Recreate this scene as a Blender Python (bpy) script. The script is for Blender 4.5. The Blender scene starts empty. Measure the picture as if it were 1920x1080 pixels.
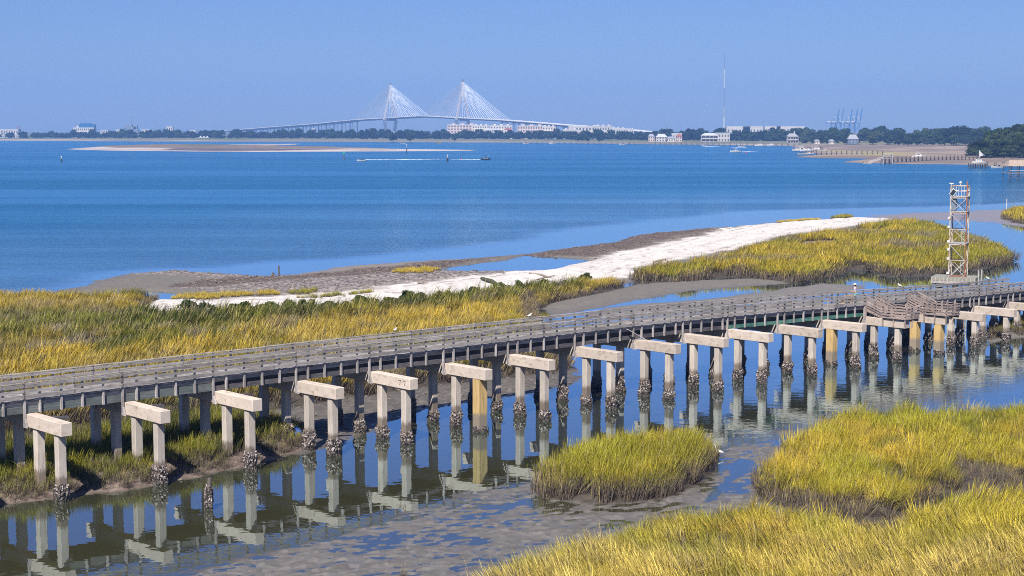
import bpy, math, random
import numpy as np
from mathutils import Vector, Matrix

random.seed(11)
RNG = np.random.default_rng(11)
SC = bpy.context.scene
COL = SC.collection

# ------------------------------------------------------------------ camera, sky, sun, exposure
F = 3000.0; EYE = 21.0; PITCH = math.atan(298 / F)
cam = bpy.data.cameras.new('camera'); cam.sensor_width = 36; cam.lens = 36 * F / 1920
cam.clip_start = 1; cam.clip_end = 30000
camo = bpy.data.objects.new('camera', cam); COL.objects.link(camo)
camo.location = (0, 0, EYE); camo.rotation_euler = (math.pi / 2 - PITCH, 0, 0)
SC.camera = camo

SUN = Vector((-0.18, -0.635, 0.75)).normalized()
world = bpy.data.worlds.new('World'); SC.world = world; world.use_nodes = True
wn = world.node_tree; bg = wn.nodes['Background']
sky = wn.nodes.new('ShaderNodeTexSky'); sky.sky_type = 'NISHITA'; sky.sun_disc = False
sky.sun_elevation = math.asin(SUN.z); sky.sun_rotation = math.atan2(SUN.x, SUN.y)
sky.altitude = 0; sky.air_density = 1.0; sky.dust_density = 0.2; sky.ozone_density = 2.0
grade = wn.nodes.new('ShaderNodeMix'); grade.data_type = 'RGBA'; grade.blend_type = 'MULTIPLY'; grade.inputs[0].default_value = 1.0
grade.inputs[7].default_value = (0.475, 0.615, 1.06, 1)         # the whole sky a shade bluer, evenly
wn.links.new(sky.outputs[0], grade.inputs[6]); wn.links.new(grade.outputs[2], bg.inputs['Color'])
bg.inputs['Strength'].default_value = 0.064
sun = bpy.data.lights.new('sun', 'SUN'); sun.energy = 5.0; sun.angle = math.radians(0.53); sun.color = (1.0, 0.95, 0.87)
suno = bpy.data.objects.new('sun', sun); COL.objects.link(suno)
suno.rotation_euler = SUN.to_track_quat('Z', 'Y').to_euler(); suno.location = (-40, -60, 120)
SC.view_settings.view_transform = 'Standard'; SC.view_settings.look = 'None'
SC.view_settings.exposure = 0.52; SC.view_settings.gamma = 1.0; SC.view_settings.use_curve_mapping = False
SC.render.engine = 'CYCLES'
cy = SC.cycles
cy.max_bounces = 8; cy.diffuse_bounces = 2; cy.glossy_bounces = 3; cy.transmission_bounces = 3; cy.volume_bounces = 1
cy.transparent_max_bounces = 8; cy.caustics_reflective = False; cy.caustics_refractive = False
cy.pixel_filter_type = 'BLACKMAN_HARRIS'; cy.filter_width = 1.0
cy.use_denoising = False                                     # keep the fine grain of grass and water

# ------------------------------------------------------------------ helpers: survey of the place
CT, ST = math.cos(PITCH), math.sin(PITCH)
def at(px, py, z=0.0):
    "the spot of the place, at height z, that was surveyed on the photograph at px, py"
    u = (px - 960) / F; v = (540 - py) / F
    d = (u, CT + v * ST, -ST + v * CT); t = (z - EYE) / d[2]
    return Vector((d[0] * t, d[1] * t, z))
def far_at(px, dist, z=0.0):
    return Vector(((px - 960) / F * dist, dist, z))
def up_at(dist, py):
    "height at distance dist on sight line py"
    v = (540 - py) / F
    return EYE + dist * (-ST + v * CT) / (CT + v * ST)
def W(pts): return np.array([tuple(at(x, y))[:2] for x, y in pts])

def hash2(ix, iy, seed):
    n = (ix.astype(np.int64) * 374761393 + iy.astype(np.int64) * 668265263 + seed * 982451653) & 0x7fffffff
    n = ((n ^ (n >> 13)) * 1274126177) & 0x7fffffff
    n = n ^ (n >> 16)
    return (n & 0xffff) / 65535.0
def vnoise(x, y, seed=0):
    x = np.asarray(x, float); y = np.asarray(y, float)
    ix = np.floor(x); iy = np.floor(y); fx = x - ix; fy = y - iy
    fx = fx * fx * (3 - 2 * fx); fy = fy * fy * (3 - 2 * fy)
    a = hash2(ix, iy, seed); b_ = hash2(ix + 1, iy, seed); c = hash2(ix, iy + 1, seed); d = hash2(ix + 1, iy + 1, seed)
    return (a + (b_ - a) * fx) * (1 - fy) + (c + (d - c) * fx) * fy
def fbm(x, y, seed=0, n=4):
    s = 0; a = 0.5; t = 0
    for k in range(n):
        s = s + a * vnoise(x * 2 ** k + 17.3 * k, y * 2 ** k + 5.1 * k, seed + k); t += a; a *= 0.5
    return s / t
def sstep(a, b_, x):
    t = np.clip((x - a) / (b_ - a), 0, 1); return t * t * (3 - 2 * t)
def sdf(poly, X, Y):
    "signed distance to a closed outline, positive inside"
    P = np.asarray(poly); n = len(P)
    d = np.full(X.shape, 1e18); ins = np.zeros(X.shape, bool)
    for i in range(n):
        ax, ay = P[i]; bx, by = P[(i + 1) % n]
        ex, ey = bx - ax, by - ay; L = ex * ex + ey * ey + 1e-12
        t = np.clip(((X - ax) * ex + (Y - ay) * ey) / L, 0, 1)
        dx = X - ax - t * ex; dy = Y - ay - t * ey
        d = np.minimum(d, dx * dx + dy * dy)
        if ay != by:
            c = ((ay > Y) != (by > Y)) & (X < (bx - ax) * (Y - ay) / (by - ay) + ax)
            ins ^= c
    d = np.sqrt(d)
    return np.where(ins, d, -d)

# ------------------------------------------------------------------ helpers: objects
def tag(o, label=None, cat=None, group=None, kind=None):
    if label: o['label'] = label
    if cat: o['category'] = cat
    if group: o['group'] = group
    if kind: o['kind'] = kind
    return o
def thing(name, loc, label, cat, rz=0.0, group=None):
    o = bpy.data.objects.new(name, None); COL.objects.link(o)
    o.location = loc; o.rotation_euler = (0, 0, rz); o.empty_display_size = 0.3
    return tag(o, label, cat, group)
def put(name, mesh, parent=None, loc=(0, 0, 0), rot=(0, 0, 0), scale=None):
    o = bpy.data.objects.new(name, mesh); COL.objects.link(o)
    o.location = loc; o.rotation_euler = rot
    if scale is not None: o.scale = scale
    if parent is not None: o.parent = parent
    return o
def clone(o, parent=None):
    c = o.copy(); COL.objects.link(c); c.parent = parent
    for ch in list(o.children): clone(ch, c)
    return c

class MB:
    "collects boxes, bars, tubes and prisms for ONE mesh object"
    def __init__(s): s.v = []; s.f = []; s.m = []; s.mi = 0
    def add(s, vs, fs):
        n = len(s.v); s.v += [tuple(p) for p in vs]
        s.f += [tuple(i + n for i in q) for q in fs]; s.m += [s.mi] * len(fs); return s
    def box(s, c, sz, rz=0.0, taper=1.0):
        x, y, z = sz[0] / 2, sz[1] / 2, sz[2] / 2; cr, sr = math.cos(rz), math.sin(rz); vs = []
        for k, (i, j) in ((-1, (-1, -1)), (-1, (1, -1)), (-1, (1, 1)), (-1, (-1, 1)), (1, (-1, -1)), (1, (1, -1)), (1, (1, 1)), (1, (-1, 1))):
            t = taper if k > 0 else 1.0
            px, py = i * x * t, j * y * t
            vs.append((c[0] + px * cr - py * sr, c[1] + px * sr + py * cr, c[2] + k * z))
        return s.add(vs, [(3, 2, 1, 0), (4, 5, 6, 7), (0, 1, 5, 4), (1, 2, 6, 5), (2, 3, 7, 6), (3, 0, 4, 7)])
    def bar(s, a, b_, w, h, up=(0, 0, 1)):
        a = Vector(a); b_ = Vector(b_); d = (b_ - a).normalized(); u = Vector(up)
        if abs(d.dot(u)) > 0.98: u = Vector((1, 0, 0))
        r = d.cross(u).normalized(); u = r.cross(d)
        vs = [p + r * (i * w / 2) + u * (j * h / 2) for p in (a, b_) for i, j in ((-1, -1), (1, -1), (1, 1), (-1, 1))]
        return s.add(vs, [(0, 1, 2, 3), (7, 6, 5, 4), (0, 4, 5, 1), (1, 5, 6, 2), (2, 6, 7, 3), (3, 7, 4, 0)])
    def tube(s, a, b_, r0, r1=None, n=8, cap=True):
        r1 = r0 if r1 is None else r1
        a = Vector(a); b_ = Vector(b_); d = (b_ - a).normalized()
        u = Vector((0, 0, 1)) if abs(d.z) < 0.95 else Vector((1, 0, 0))
        p = d.cross(u).normalized(); q = d.cross(p)
        vs = []
        for c, r in ((a, r0), (b_, r1)):
            for k in range(n):
                t = 2 * math.pi * k / n; vs.append(c + p * (r * math.cos(t)) + q * (r * math.sin(t)))
        fs = [(k, (k + 1) % n, n + (k + 1) % n, n + k) for k in range(n)]
        if cap: fs += [tuple(range(n - 1, -1, -1)), tuple(range(n, 2 * n))]
        return s.add(vs, fs)
    def prism(s, prof, a, b_, up=(0, 0, 1)):
        "profile (side, up) swept from a to b"
        a = Vector(a); b_ = Vector(b_); d = (b_ - a).normalized(); u = Vector(up); r = d.cross(u).normalized(); u = r.cross(d)
        n = len(prof); vs = [c + r * x + u * y for c in (a, b_) for x, y in prof]
        return s.add(vs, [(k, (k + 1) % n, n + (k + 1) % n, n + k) for k in range(n)] + [tuple(range(n - 1, -1, -1)), tuple(range(n, 2 * n))])
    def loft(s, rings, close=True):
        n = len(rings[0]); vs = [p for r in rings for p in r]; fs = []
        for i in range(len(rings) - 1):
            for k in range(n if close else n - 1):
                k2 = (k + 1) % n; fs.append((i * n + k, i * n + k2, (i + 1) * n + k2, (i + 1) * n + k))
        if close:
            fs.append(tuple(range(n - 1, -1, -1))); fs.append(tuple(range((len(rings) - 1) * n, len(rings) * n)))
        return s.add(vs, fs)
    def mesh(s, name, mats, smooth=False):
        me = bpy.data.meshes.new(name); me.from_pydata(s.v, [], s.f)
        for m in (mats if isinstance(mats, (list, tuple)) else [mats]): me.materials.append(m)
        me.polygons.foreach_set('material_index', s.m)
        if smooth: me.polygons.foreach_set('use_smooth', [True] * len(s.f))
        me.update(); return me
    def obj(s, name, mats, parent=None, loc=(0, 0, 0), rz=0.0, smooth=False):
        return put(name, s.mesh(name, mats, smooth), parent, loc, (0, 0, rz))

# ------------------------------------------------------------------ helpers: materials
def nt(name):
    m = bpy.data.materials.new(name); m.use_nodes = True
    t = m.node_tree; p = t.nodes['Principled BSDF']; return m, t, p
def node(t, kind, **kw):
    n = t.nodes.new(kind)
    for k, v in kw.items(): setattr(n, k, v)
    return n
def ramp(t, src, stops):
    r = t.nodes.new('ShaderNodeValToRGB'); e = r.color_ramp.elements
    while len(e) < len(stops): e.new(0.5)
    for k, (p, c) in enumerate(stops):
        e[k].position = p; e[k].color = (*c, 1) if len(c) == 3 else c
    t.links.new(src, r.inputs[0]); return r.outputs[0]
def mixc(t, fac, a, b_, mode='MIX'):
    m = t.nodes.new('ShaderNodeMix'); m.data_type = 'RGBA'; m.blend_type = mode
    for sock, val in ((m.inputs[0], fac), (m.inputs[6], a), (m.inputs[7], b_)):
        if isinstance(val, bpy.types.NodeSocket): t.links.new(val, sock)
        elif isinstance(val, (int, float)): sock.default_value = val
        else: sock.default_value = (*val, 1)
    return m.outputs[2]
def math_(t, op, a, b_=None, c=None):
    m = t.nodes.new('ShaderNodeMath'); m.operation = op
    for i, v in enumerate((a, b_, c)):
        if v is None: continue
        if isinstance(v, bpy.types.NodeSocket): t.links.new(v, m.inputs[i])
        else: m.inputs[i].default_value = v
    return m.outputs[0]
def noise(t, vec, scale, detail=4, rough=0.6, dist=0.0):
    n = t.nodes.new('ShaderNodeTexNoise'); n.inputs['Scale'].default_value = scale
    n.inputs['Detail'].default_value = detail; n.inputs['Roughness'].default_value = rough; n.inputs['Distortion'].default_value = dist
    if vec is not None: t.links.new(vec, n.inputs['Vector'])
    return n.outputs['Fac']
def world_pos(t, scale=(1, 1, 1), rz=0.0):
    g = t.nodes.new('ShaderNodeNewGeometry'); mp = t.nodes.new('ShaderNodeMapping')
    mp.vector_type = 'POINT'
    r = t.nodes.new('ShaderNodeVectorRotate'); r.rotation_type = 'Z_AXIS'; r.inputs['Angle'].default_value = -rz
    t.links.new(g.outputs['Position'], r.inputs['Vector']); t.links.new(r.outputs[0], mp.inputs['Vector'])
    mp.inputs['Scale'].default_value = scale
    return mp.outputs[0]
def bump(t, p, h, strength=0.3, dist=0.02):
    b_ = t.nodes.new('ShaderNodeBump'); b_.inputs['Strength'].default_value = strength; b_.inputs['Distance'].default_value = dist
    t.links.new(h, b_.inputs['Height']); t.links.new(b_.outputs[0], p.inputs['Normal'])
def vary(t, col, amt):
    "each object a little lighter or darker"
    oi = t.nodes.new('ShaderNodeObjectInfo')
    f = math_(t, 'MULTIPLY_ADD', oi.outputs['Random'], 2 * amt, 1 - amt)
    c = t.nodes.new('ShaderNodeCombineColor')
    for i in range(3): t.links.new(f, c.inputs[i])
    return mixc(t, 1.0, col, c.outputs[0], 'MULTIPLY')
def simple(name, c1, c2=None, scale=2.0, rough=0.7, var=0.0, bmp=0.0, metal=0.0, stretch=(1, 1, 1), rz=0.0, spec=0.4):
    m, t, p = nt(name); c2 = c2 or tuple(x * 0.72 for x in c1)
    v = world_pos(t, stretch, rz); n = noise(t, v, scale, 5, 0.65)
    col = ramp(t, n, [(0.3, c2), (0.7, c1)])
    if var: col = vary(t, col, var)
    t.links.new(col, p.inputs['Base Color']); p.inputs['Roughness'].default_value = rough
    p.inputs['Metallic'].default_value = metal; p.inputs['Specular IOR Level'].default_value = spec
    if bmp: bump(t, p, n, bmp, 0.02)
    return m

BANG = math.radians(42.43)                                   # heading of the boardwalk
BD = Vector((math.cos(BANG), math.sin(BANG), 0)); ED = Vector((math.sin(BANG), -math.cos(BANG), 0))

def wood_mat(name, light, mid, dark, along, cross=22.0, var=0.22):
    m, t, p = nt(name)
    v = world_pos(t, (1, 1, 1), BANG)
    mp = node(t, 'ShaderNodeMapping'); mp.inputs['Scale'].default_value = along
    t.links.new(v, mp.inputs['Vector'])
    n1 = noise(t, mp.outputs[0], 1.0, 6, 0.7); n2 = noise(t, v, 0.9, 3, 0.6); n3 = noise(t, v, 9.0, 3, 0.6)
    c = ramp(t, n1, [(0.28, dark), (0.5, mid), (0.72, light)])
    c = mixc(t, ramp(t, n2, [(0.45, (0, 0, 0)), (0.7, (0.65, 0.65, 0.65))]), c, tuple(x * 0.55 for x in mid))
    c = mixc(t, ramp(t, n3, [(0.66, (0, 0, 0)), (0.72, (0.7, 0.7, 0.7))]), c, tuple(min(1, x * 1.5) for x in light))
    c = vary(t, c, var); t.links.new(c, p.inputs['Base Color'])
    p.inputs['Roughness'].default_value = 0.85; p.inputs['Specular IOR Level'].default_value = 0.2
    bump(t, p, n1, 0.4, 0.01); return m
WOOD = wood_mat('weathered_wood', (0.56, 0.52, 0.485), (0.33, 0.305, 0.285), (0.09, 0.08, 0.074), (1.2, 24, 24))
WOODP = wood_mat('weathered_planks', (0.46, 0.42, 0.39), (0.27, 0.245, 0.23), (0.09, 0.08, 0.073), (24, 1.2, 24), var=0.35)
POSTW = wood_mat('post_wood', (0.62, 0.57, 0.54), (0.40, 0.365, 0.35), (0.13, 0.115, 0.11), (24, 24, 1.5))
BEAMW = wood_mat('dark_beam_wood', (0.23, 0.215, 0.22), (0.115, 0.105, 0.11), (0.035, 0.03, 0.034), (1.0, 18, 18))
GREENW = wood_mat('green_stained_beam', (0.26, 0.33, 0.29), (0.07, 0.21, 0.155), (0.03, 0.06, 0.05), (0.9, 16, 16))
GREYGR = wood_mat('grey_beam_with_green_stain', (0.32, 0.32, 0.31), (0.17, 0.19, 0.185), (0.05, 0.085, 0.075), (0.5, 12, 12))
STAIRW = wood_mat('stair_wood', (0.50, 0.42, 0.38), (0.33, 0.26, 0.23), (0.14, 0.10, 0.09), (9, 9, 9))

def concrete_mat(name, base, stained, yellow=False):
    m, t, p = nt(name); v = world_pos(t)
    n1 = noise(t, v, 0.8, 5, 0.6); n2 = noise(t, v, 14, 4, 0.7)
    vs = world_pos(t, (3.0, 3.0, 0.35) if stained else (0.9, 0.9, 1.6)); n3 = noise(t, vs, 2.2, 4, 0.65)
    c = ramp(t, n1, [(0.3, tuple(x * 0.84 for x in base)), (0.65, base)])
    c = mixc(t, ramp(t, n2, [(0.55, (0, 0, 0)), (0.75, (0.35, 0.35, 0.35))]), c, tuple(x * 0.55 for x in base))
    c = mixc(t, ramp(t, n3, [(0.52, (0, 0, 0)), (0.72, (0.7, 0.7, 0.7))]), c, (0.27, 0.205, 0.15) if not yellow else (0.30, 0.17, 0.05))
    if stained:                                              # the tide line: silt dried on the pile below high water
        g = node(t, 'ShaderNodeNewGeometry'); sx = node(t, 'ShaderNodeSeparateXYZ'); t.links.new(g.outputs['Position'], sx.inputs[0])
        n4 = noise(t, vs, 5, 4, 0.7)
        z = math_(t, 'ADD', sx.outputs['Z'], math_(t, 'MULTIPLY', math_(t, 'SUBTRACT', n4, 0.5), 1.1))
        hi = 1.35 if not yellow else 1.15
        mr = node(t, 'ShaderNodeMapRange'); mr.inputs['From Min'].default_value = hi; mr.inputs['From Max'].default_value = hi + 0.22
        mr.inputs['To Min'].default_value = 0.82; mr.inputs['To Max'].default_value = 0.0; t.links.new(z, mr.inputs['Value'])
        c = mixc(t, mr.outputs[0], c, (0.15, 0.112, 0.08) if not yellow else (0.22, 0.20, 0.18))
    c = vary(t, c, 0.13)
    t.links.new(c, p.inputs['Base Color']); p.inputs['Roughness'].default_value = 0.9; p.inputs['Specular IOR Level'].default_value = 0.2
    bump(t, p, n2, 0.25, 0.01); return m
CAPC = concrete_mat('cap_concrete', (0.62, 0.525, 0.44), False)
PILEC = concrete_mat('pile_concrete', (0.58, 0.51, 0.44), True)
YELC = concrete_mat('ochre_pile_jacket', (0.64, 0.45, 0.20), True, True)

def oyster_mat():
    m, t, p = nt('oyster_crust'); v = world_pos(t)
    vo = node(t, 'ShaderNodeTexVoronoi'); vo.inputs['Scale'].default_value = 11.0; t.links.new(v, vo.inputs['Vector'])
    sep = node(t, 'ShaderNodeSeparateColor'); t.links.new(vo.outputs['Color'], sep.inputs[0])
    c = ramp(t, sep.outputs[0], [(0.0, (0.02, 0.016, 0.014)), (0.50, (0.07, 0.052, 0.042)), (0.70, (0.22, 0.175, 0.155)), (0.95, (0.48, 0.42, 0.39))])
    g = node(t, 'ShaderNodeNewGeometry'); sx = node(t, 'ShaderNodeSeparateXYZ'); t.links.new(g.outputs['Position'], sx.inputs[0])
    wet = node(t, 'ShaderNodeMapRange'); wet.inputs['From Min'].default_value = 0.1; wet.inputs['From Max'].default_value = 0.45
    wet.inputs['To Min'].default_value = 0.75; wet.inputs['To Max'].default_value = 0; t.links.new(sx.outputs['Z'], wet.inputs['Value'])
    c = mixc(t, wet.outputs[0], c, (0.035, 0.03, 0.022))
    t.links.new(c, p.inputs['Base Color']); p.inputs['Roughness'].default_value = 0.8
    bump(t, p, vo.outputs['Distance'], 0.8, 0.06); return m
OYST = oyster_mat()

def ground_mat():
    m, t, p = nt('tidal_ground')
    a = node(t, 'ShaderNodeVertexColor', layer_name='soil'); w = node(t, 'ShaderNodeAttribute', attribute_name='wet')
    v = world_pos(t); n1 = noise(t, v, 1.3, 6, 0.7); n2 = noise(t, v, 7.0, 4, 0.7)
    c = mixc(t, 1.0, a.outputs['Color'], ramp(t, n1, [(0.25, (0.80, 0.795, 0.79)), (0.75, (1.12, 1.115, 1.11))]), 'MULTIPLY')
    vo = node(t, 'ShaderNodeTexVoronoi'); vo.inputs['Scale'].default_value = 2.6; t.links.new(v, vo.inputs['Vector'])
    sep = node(t, 'ShaderNodeSeparateColor'); t.links.new(vo.outputs['Color'], sep.inputs[0])
    spk = ramp(t, sep.outputs[1], [(0.0, (0.32, 0.31, 0.30)), (0.55, (0.9, 0.9, 0.9)), (1.0, (2.1, 2.05, 2.0))])
    c = mixc(t, a.outputs['Alpha'], c, mixc(t, 1.0, c, spk, 'MULTIPLY'))
    t.links.new(c, p.inputs['Base Color'])
    r = node(t, 'ShaderNodeMapRange'); r.inputs['To Min'].default_value = 0.92; r.inputs['To Max'].default_value = 0.17; r.inputs['From Max'].default_value = 2.0
    t.links.new(w.outputs['Fac'], r.inputs['Value']); t.links.new(r.outputs[0], p.inputs['Roughness'])
    p.inputs['Specular IOR Level'].default_value = 0.45
    bump(t, p, n2, 0.4, 0.04); return m
GROUND = ground_mat()

def water_mat():
    m = bpy.data.materials.new('tidal_water'); m.use_nodes = True; t = m.node_tree
    for n in list(t.nodes):
        if n.type != 'OUTPUT_MATERIAL': t.nodes.remove(n)
    out = t.nodes['Material Output']
    ch = node(t, 'ShaderNodeAttribute', attribute_name='chop').outputs['Fac']
    v = world_pos(t); vw = world_pos(t, (0.55, 1.0, 1.0), 0.15); vs = world_pos(t, (0.06, 1.0, 1.0), 0.04)
    big = noise(t, vw, 0.34, 3, 0.6, 0.3); small = noise(t, vw, 1.5, 3, 0.6, 0.2)
    rip = noise(t, v, 0.9, 2, 0.5)
    streak = noise(t, vs, 0.035, 4, 0.6, 0.4)
    gust = noise(t, world_pos(t, (0.16, 1.0, 1.0), -0.03), 0.011, 3, 0.55, 0.3)
    streak = math_(t, 'MULTIPLY_ADD', math_(t, 'SUBTRACT', gust, 0.5), 0.9, streak)
    amp = math_(t, 'MULTIPLY', ch, ramp(t, streak, [(0.34, (0.35, 0.35, 0.35)), (0.60, (1, 1, 1))]))
    h = math_(t, 'ADD', math_(t, 'MULTIPLY', math_(t, 'ADD', math_(t, 'MULTIPLY', big, 0.5), math_(t, 'MULTIPLY', small, 0.34)), amp),
              math_(t, 'MULTIPLY', rip, 0.0075))
    b_ = node(t, 'ShaderNodeBump'); b_.inputs['Strength'].default_value = 1.0; b_.inputs['Distance'].default_value = 1.0
    t.links.new(h, b_.inputs['Height'])
    fr = node(t, 'ShaderNodeFresnel'); fr.inputs['IOR'].default_value = 1.50; t.links.new(b_.outputs[0], fr.inputs['Normal'])
    body = mixc(t, ch, (0.050, 0.048, 0.022), (0.004, 0.072, 0.18))
    body = mixc(t, math_(t, 'MULTIPLY', ramp(t, streak, [(0.45, (0, 0, 0)), (0.7, (1, 1, 1))]), math_(t, 'MULTIPLY', ch, 0.5)), body, (0.003, 0.05, 0.135))
    df = node(t, 'ShaderNodeBsdfDiffuse'); t.links.new(body, df.inputs['Color'])
    gl = node(t, 'ShaderNodeBsdfGlossy'); t.links.new(b_.outputs[0], gl.inputs['Normal'])
    t.links.new(mixc(t, ch, (0.75, 0.91, 0.97), (0.55, 0.92, 1.0)), gl.inputs['Color'])
    t.links.new(math_(t, 'MULTIPLY_ADD', ch, 0.16, 0.015), gl.inputs['Roughness'])
    mx = node(t, 'ShaderNodeMixShader'); bo = math_(t, 'MULTIPLY', fr.outputs[0], math_(t, 'MULTIPLY_ADD', ch, -0.8, 1.8)); bo = math_(t, 'MINIMUM', bo, 0.96)
    t.links.new(bo, mx.inputs[0]); t.links.new(df.outputs[0], mx.inputs[1]); t.links.new(gl.outputs[0], mx.inputs[2])
    t.links.new(mx.outputs[0], out.inputs['Surface']); return m
WATER = water_mat()

def leaf_mat(name, stem_col, attr_low=True, trans=0.14, tint_attr=True, fixed=None, var=0.0):
    m = bpy.data.materials.new(name); m.use_nodes = True; t = m.node_tree
    for n in list(t.nodes):
        if n.type != 'OUTPUT_MATERIAL': t.nodes.remove(n)
    out = t.nodes['Material Output']
    if tint_attr:
        a = node(t, 'ShaderNodeAttribute', attribute_name='tint', attribute_type='INSTANCER'); c = a.outputs['Color']
    else:
        v = world_pos(t); n = noise(t, v, 0.35, 4, 0.7); c = ramp(t, n, [(0.3, tuple(x * 0.62 for x in fixed)), (0.7, fixed)])
        if var: c = vary(t, c, var)
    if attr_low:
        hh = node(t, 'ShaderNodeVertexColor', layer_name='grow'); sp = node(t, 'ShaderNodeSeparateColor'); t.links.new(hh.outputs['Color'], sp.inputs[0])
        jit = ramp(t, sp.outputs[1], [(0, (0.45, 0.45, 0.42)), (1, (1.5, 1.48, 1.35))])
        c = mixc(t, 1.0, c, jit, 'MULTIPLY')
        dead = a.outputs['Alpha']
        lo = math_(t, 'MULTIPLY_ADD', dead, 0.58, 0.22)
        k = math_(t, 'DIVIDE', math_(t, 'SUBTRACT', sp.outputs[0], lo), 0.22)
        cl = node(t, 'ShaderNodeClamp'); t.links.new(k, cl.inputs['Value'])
        c = mixc(t, cl.outputs[0], mixc(t, 1.0, mixc(t, dead, tuple(x * 0.38 for x in stem_col), stem_col), jit, 'MULTIPLY'), c)  # muddy grey stems at bed edges; inner stems coloured darker as shade between blades
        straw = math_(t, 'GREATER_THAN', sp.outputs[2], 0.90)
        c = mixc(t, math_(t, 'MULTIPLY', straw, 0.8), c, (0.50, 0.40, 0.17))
    d = node(t, 'ShaderNodeBsdfDiffuse'); tr = node(t, 'ShaderNodeBsdfTranslucent'); mx = node(t, 'ShaderNodeMixShader'); mx.inputs[0].default_value = trans
    t.links.new(c, d.inputs['Color']); t.links.new(c, tr.inputs['Color'])
    t.links.new(d.outputs[0], mx.inputs[1]); t.links.new(tr.outputs[0], mx.inputs[2]); t.links.new(mx.outputs[0], out.inputs['Surface']); return m
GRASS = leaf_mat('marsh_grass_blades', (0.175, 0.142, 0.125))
CROWN = leaf_mat('oak_leaves', None, False, 0.2, False, (0.042, 0.068, 0.022), 0.45)
CROWN2 = leaf_mat('pale_oak_leaves', None, False, 0.25, False, (0.085, 0.115, 0.045), 0.25)
SHRUBM = leaf_mat('shrub_leaves', None, False, 0.2, False, (0.075, 0.10, 0.03), 0.3)
BARK = simple('bark', (0.20, 0.16, 0.13), (0.09, 0.07, 0.06), 2.0, 0.9)

WHITE = simple('white_paint', (0.72, 0.69, 0.64), (0.56, 0.53, 0.50), 0.6, 0.5)
CREAM = simple('cream_wall', (0.74, 0.66, 0.56), (0.62, 0.55, 0.46), 0.3, 0.7)
PINK = simple('pink_wall', (0.66, 0.52, 0.46), (0.55, 0.42, 0.37), 0.3, 0.7)
BLUEW = simple('blue_glass_cladding', (0.045, 0.16, 0.33), (0.03, 0.12, 0.26), 0.1, 0.3)
GREYR = simple('grey_roof', (0.34, 0.35, 0.37), (0.26, 0.27, 0.29), 0.4, 0.6)
WHITEF = simple('far_white_wall', (0.60, 0.56, 0.52), (0.44, 0.41, 0.38), 0.25, 0.8)  # toned-down white for the far buildings
WHITER = simple('white_metal_roof', (0.56, 0.56, 0.56), (0.42, 0.43, 0.44), 0.3, 0.45)
REDR = simple('red_tile_roof', (0.36, 0.13, 0.09), (0.27, 0.09, 0.06), 0.8, 0.7)
TANR = simple('tan_shingle_roof', (0.46, 0.36, 0.28), (0.30, 0.22, 0.17), 1.6, 0.8)
GLASSF = simple('hazed_window_glass', (0.13, 0.145, 0.165), (0.09, 0.10, 0.12), 0.5, 0.3)  # glass colour lightened to stand for haze over the distant windows
GLASSD = simple('dark_window_glass', (0.035, 0.045, 0.06), (0.02, 0.03, 0.04), 0.5, 0.12, spec=0.6)
STEEL = simple('galvanised_steel', (0.62, 0.60, 0.58), (0.42, 0.40, 0.38), 1.5, 0.5, metal=0.2)
RUST = simple('rusted_steel', (0.40, 0.16, 0.07), (0.17, 0.06, 0.03), 2.5, 0.85)
def rusty_white():
    m, t, p = nt('white_steel_with_rust'); v = world_pos(t)
    n = noise(t, v, 1.6, 5, 0.7); c = ramp(t, n, [(0.36, (0.30, 0.15, 0.08)), (0.48, (0.48, 0.40, 0.31)), (0.68, (0.60, 0.56, 0.50))])
    t.links.new(c, p.inputs['Base Color']); p.inputs['Roughness'].default_value = 0.6; return m
RWHITE = rusty_white()
DARK = simple('dark_rubber', (0.03, 0.03, 0.035), (0.02, 0.02, 0.022), 1, 0.6)
NAVY = simple('navy_canvas', (0.02, 0.03, 0.08), (0.015, 0.02, 0.05), 1, 0.7)
GREENP = simple('green_paint', (0.03, 0.42, 0.20), (0.02, 0.33, 0.16), 2, 0.5)
REDP = simple('red_paint', (0.55, 0.06, 0.04), (0.42, 0.04, 0.03), 2, 0.5)
NAVGREY = simple('navy_grey_paint', (0.20, 0.24, 0.30), (0.14, 0.17, 0.22), 0.2, 0.6)
CRBLUE = simple('crane_blue_paint', (0.06, 0.17, 0.36), (0.05, 0.13, 0.28), 0.2, 0.5)
BRCON = simple('pale_bridge_concrete', (0.78, 0.75, 0.72), (0.68, 0.65, 0.62), 0.05, 0.8)
PYLC = simple('pylon_concrete', (0.56, 0.50, 0.46), (0.46, 0.41, 0.38), 0.05, 0.8)
BRDARK = simple('bridge_girder_steel', (0.20, 0.22, 0.26), (0.15, 0.17, 0.2), 0.05, 0.7)
CABLE = simple('white_cable_sheath', (0.82, 0.82, 0.82), (0.76, 0.76, 0.76), 0.05, 0.5)
PILEW = simple('old_dock_pile', (0.16, 0.13, 0.115), (0.07, 0.055, 0.05), 1.2, 0.9, var=0.2)
DOCKW = simple('dock_timber', (0.42, 0.37, 0.32), (0.27, 0.23, 0.2), 1.0, 0.85)
FOAM = simple('wake_foam_white', (0.85, 0.87, 0.88), (0.45, 0.6, 0.72), 0.35, 0.8, stretch=(0.3, 1, 1))
TARP = simple('blue_tarp_plastic', (0.03, 0.16, 0.62), (0.02, 0.1, 0.42), 4, 0.5)
SKIN = simple('skin', (0.52, 0.33, 0.24), (0.47, 0.29, 0.21), 6, 0.6)
SHIRT = simple('lilac_print_shirt_cloth', (0.78, 0.74, 0.80), (0.40, 0.34, 0.55), 9, 0.8)
TEAL = simple('teal_cloth', (0.16, 0.50, 0.46), (0.11, 0.38, 0.36), 5, 0.8)
STRAW = simple('pale_straw_hat', (0.66, 0.60, 0.50), (0.5, 0.44, 0.36), 12, 0.9)
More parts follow.
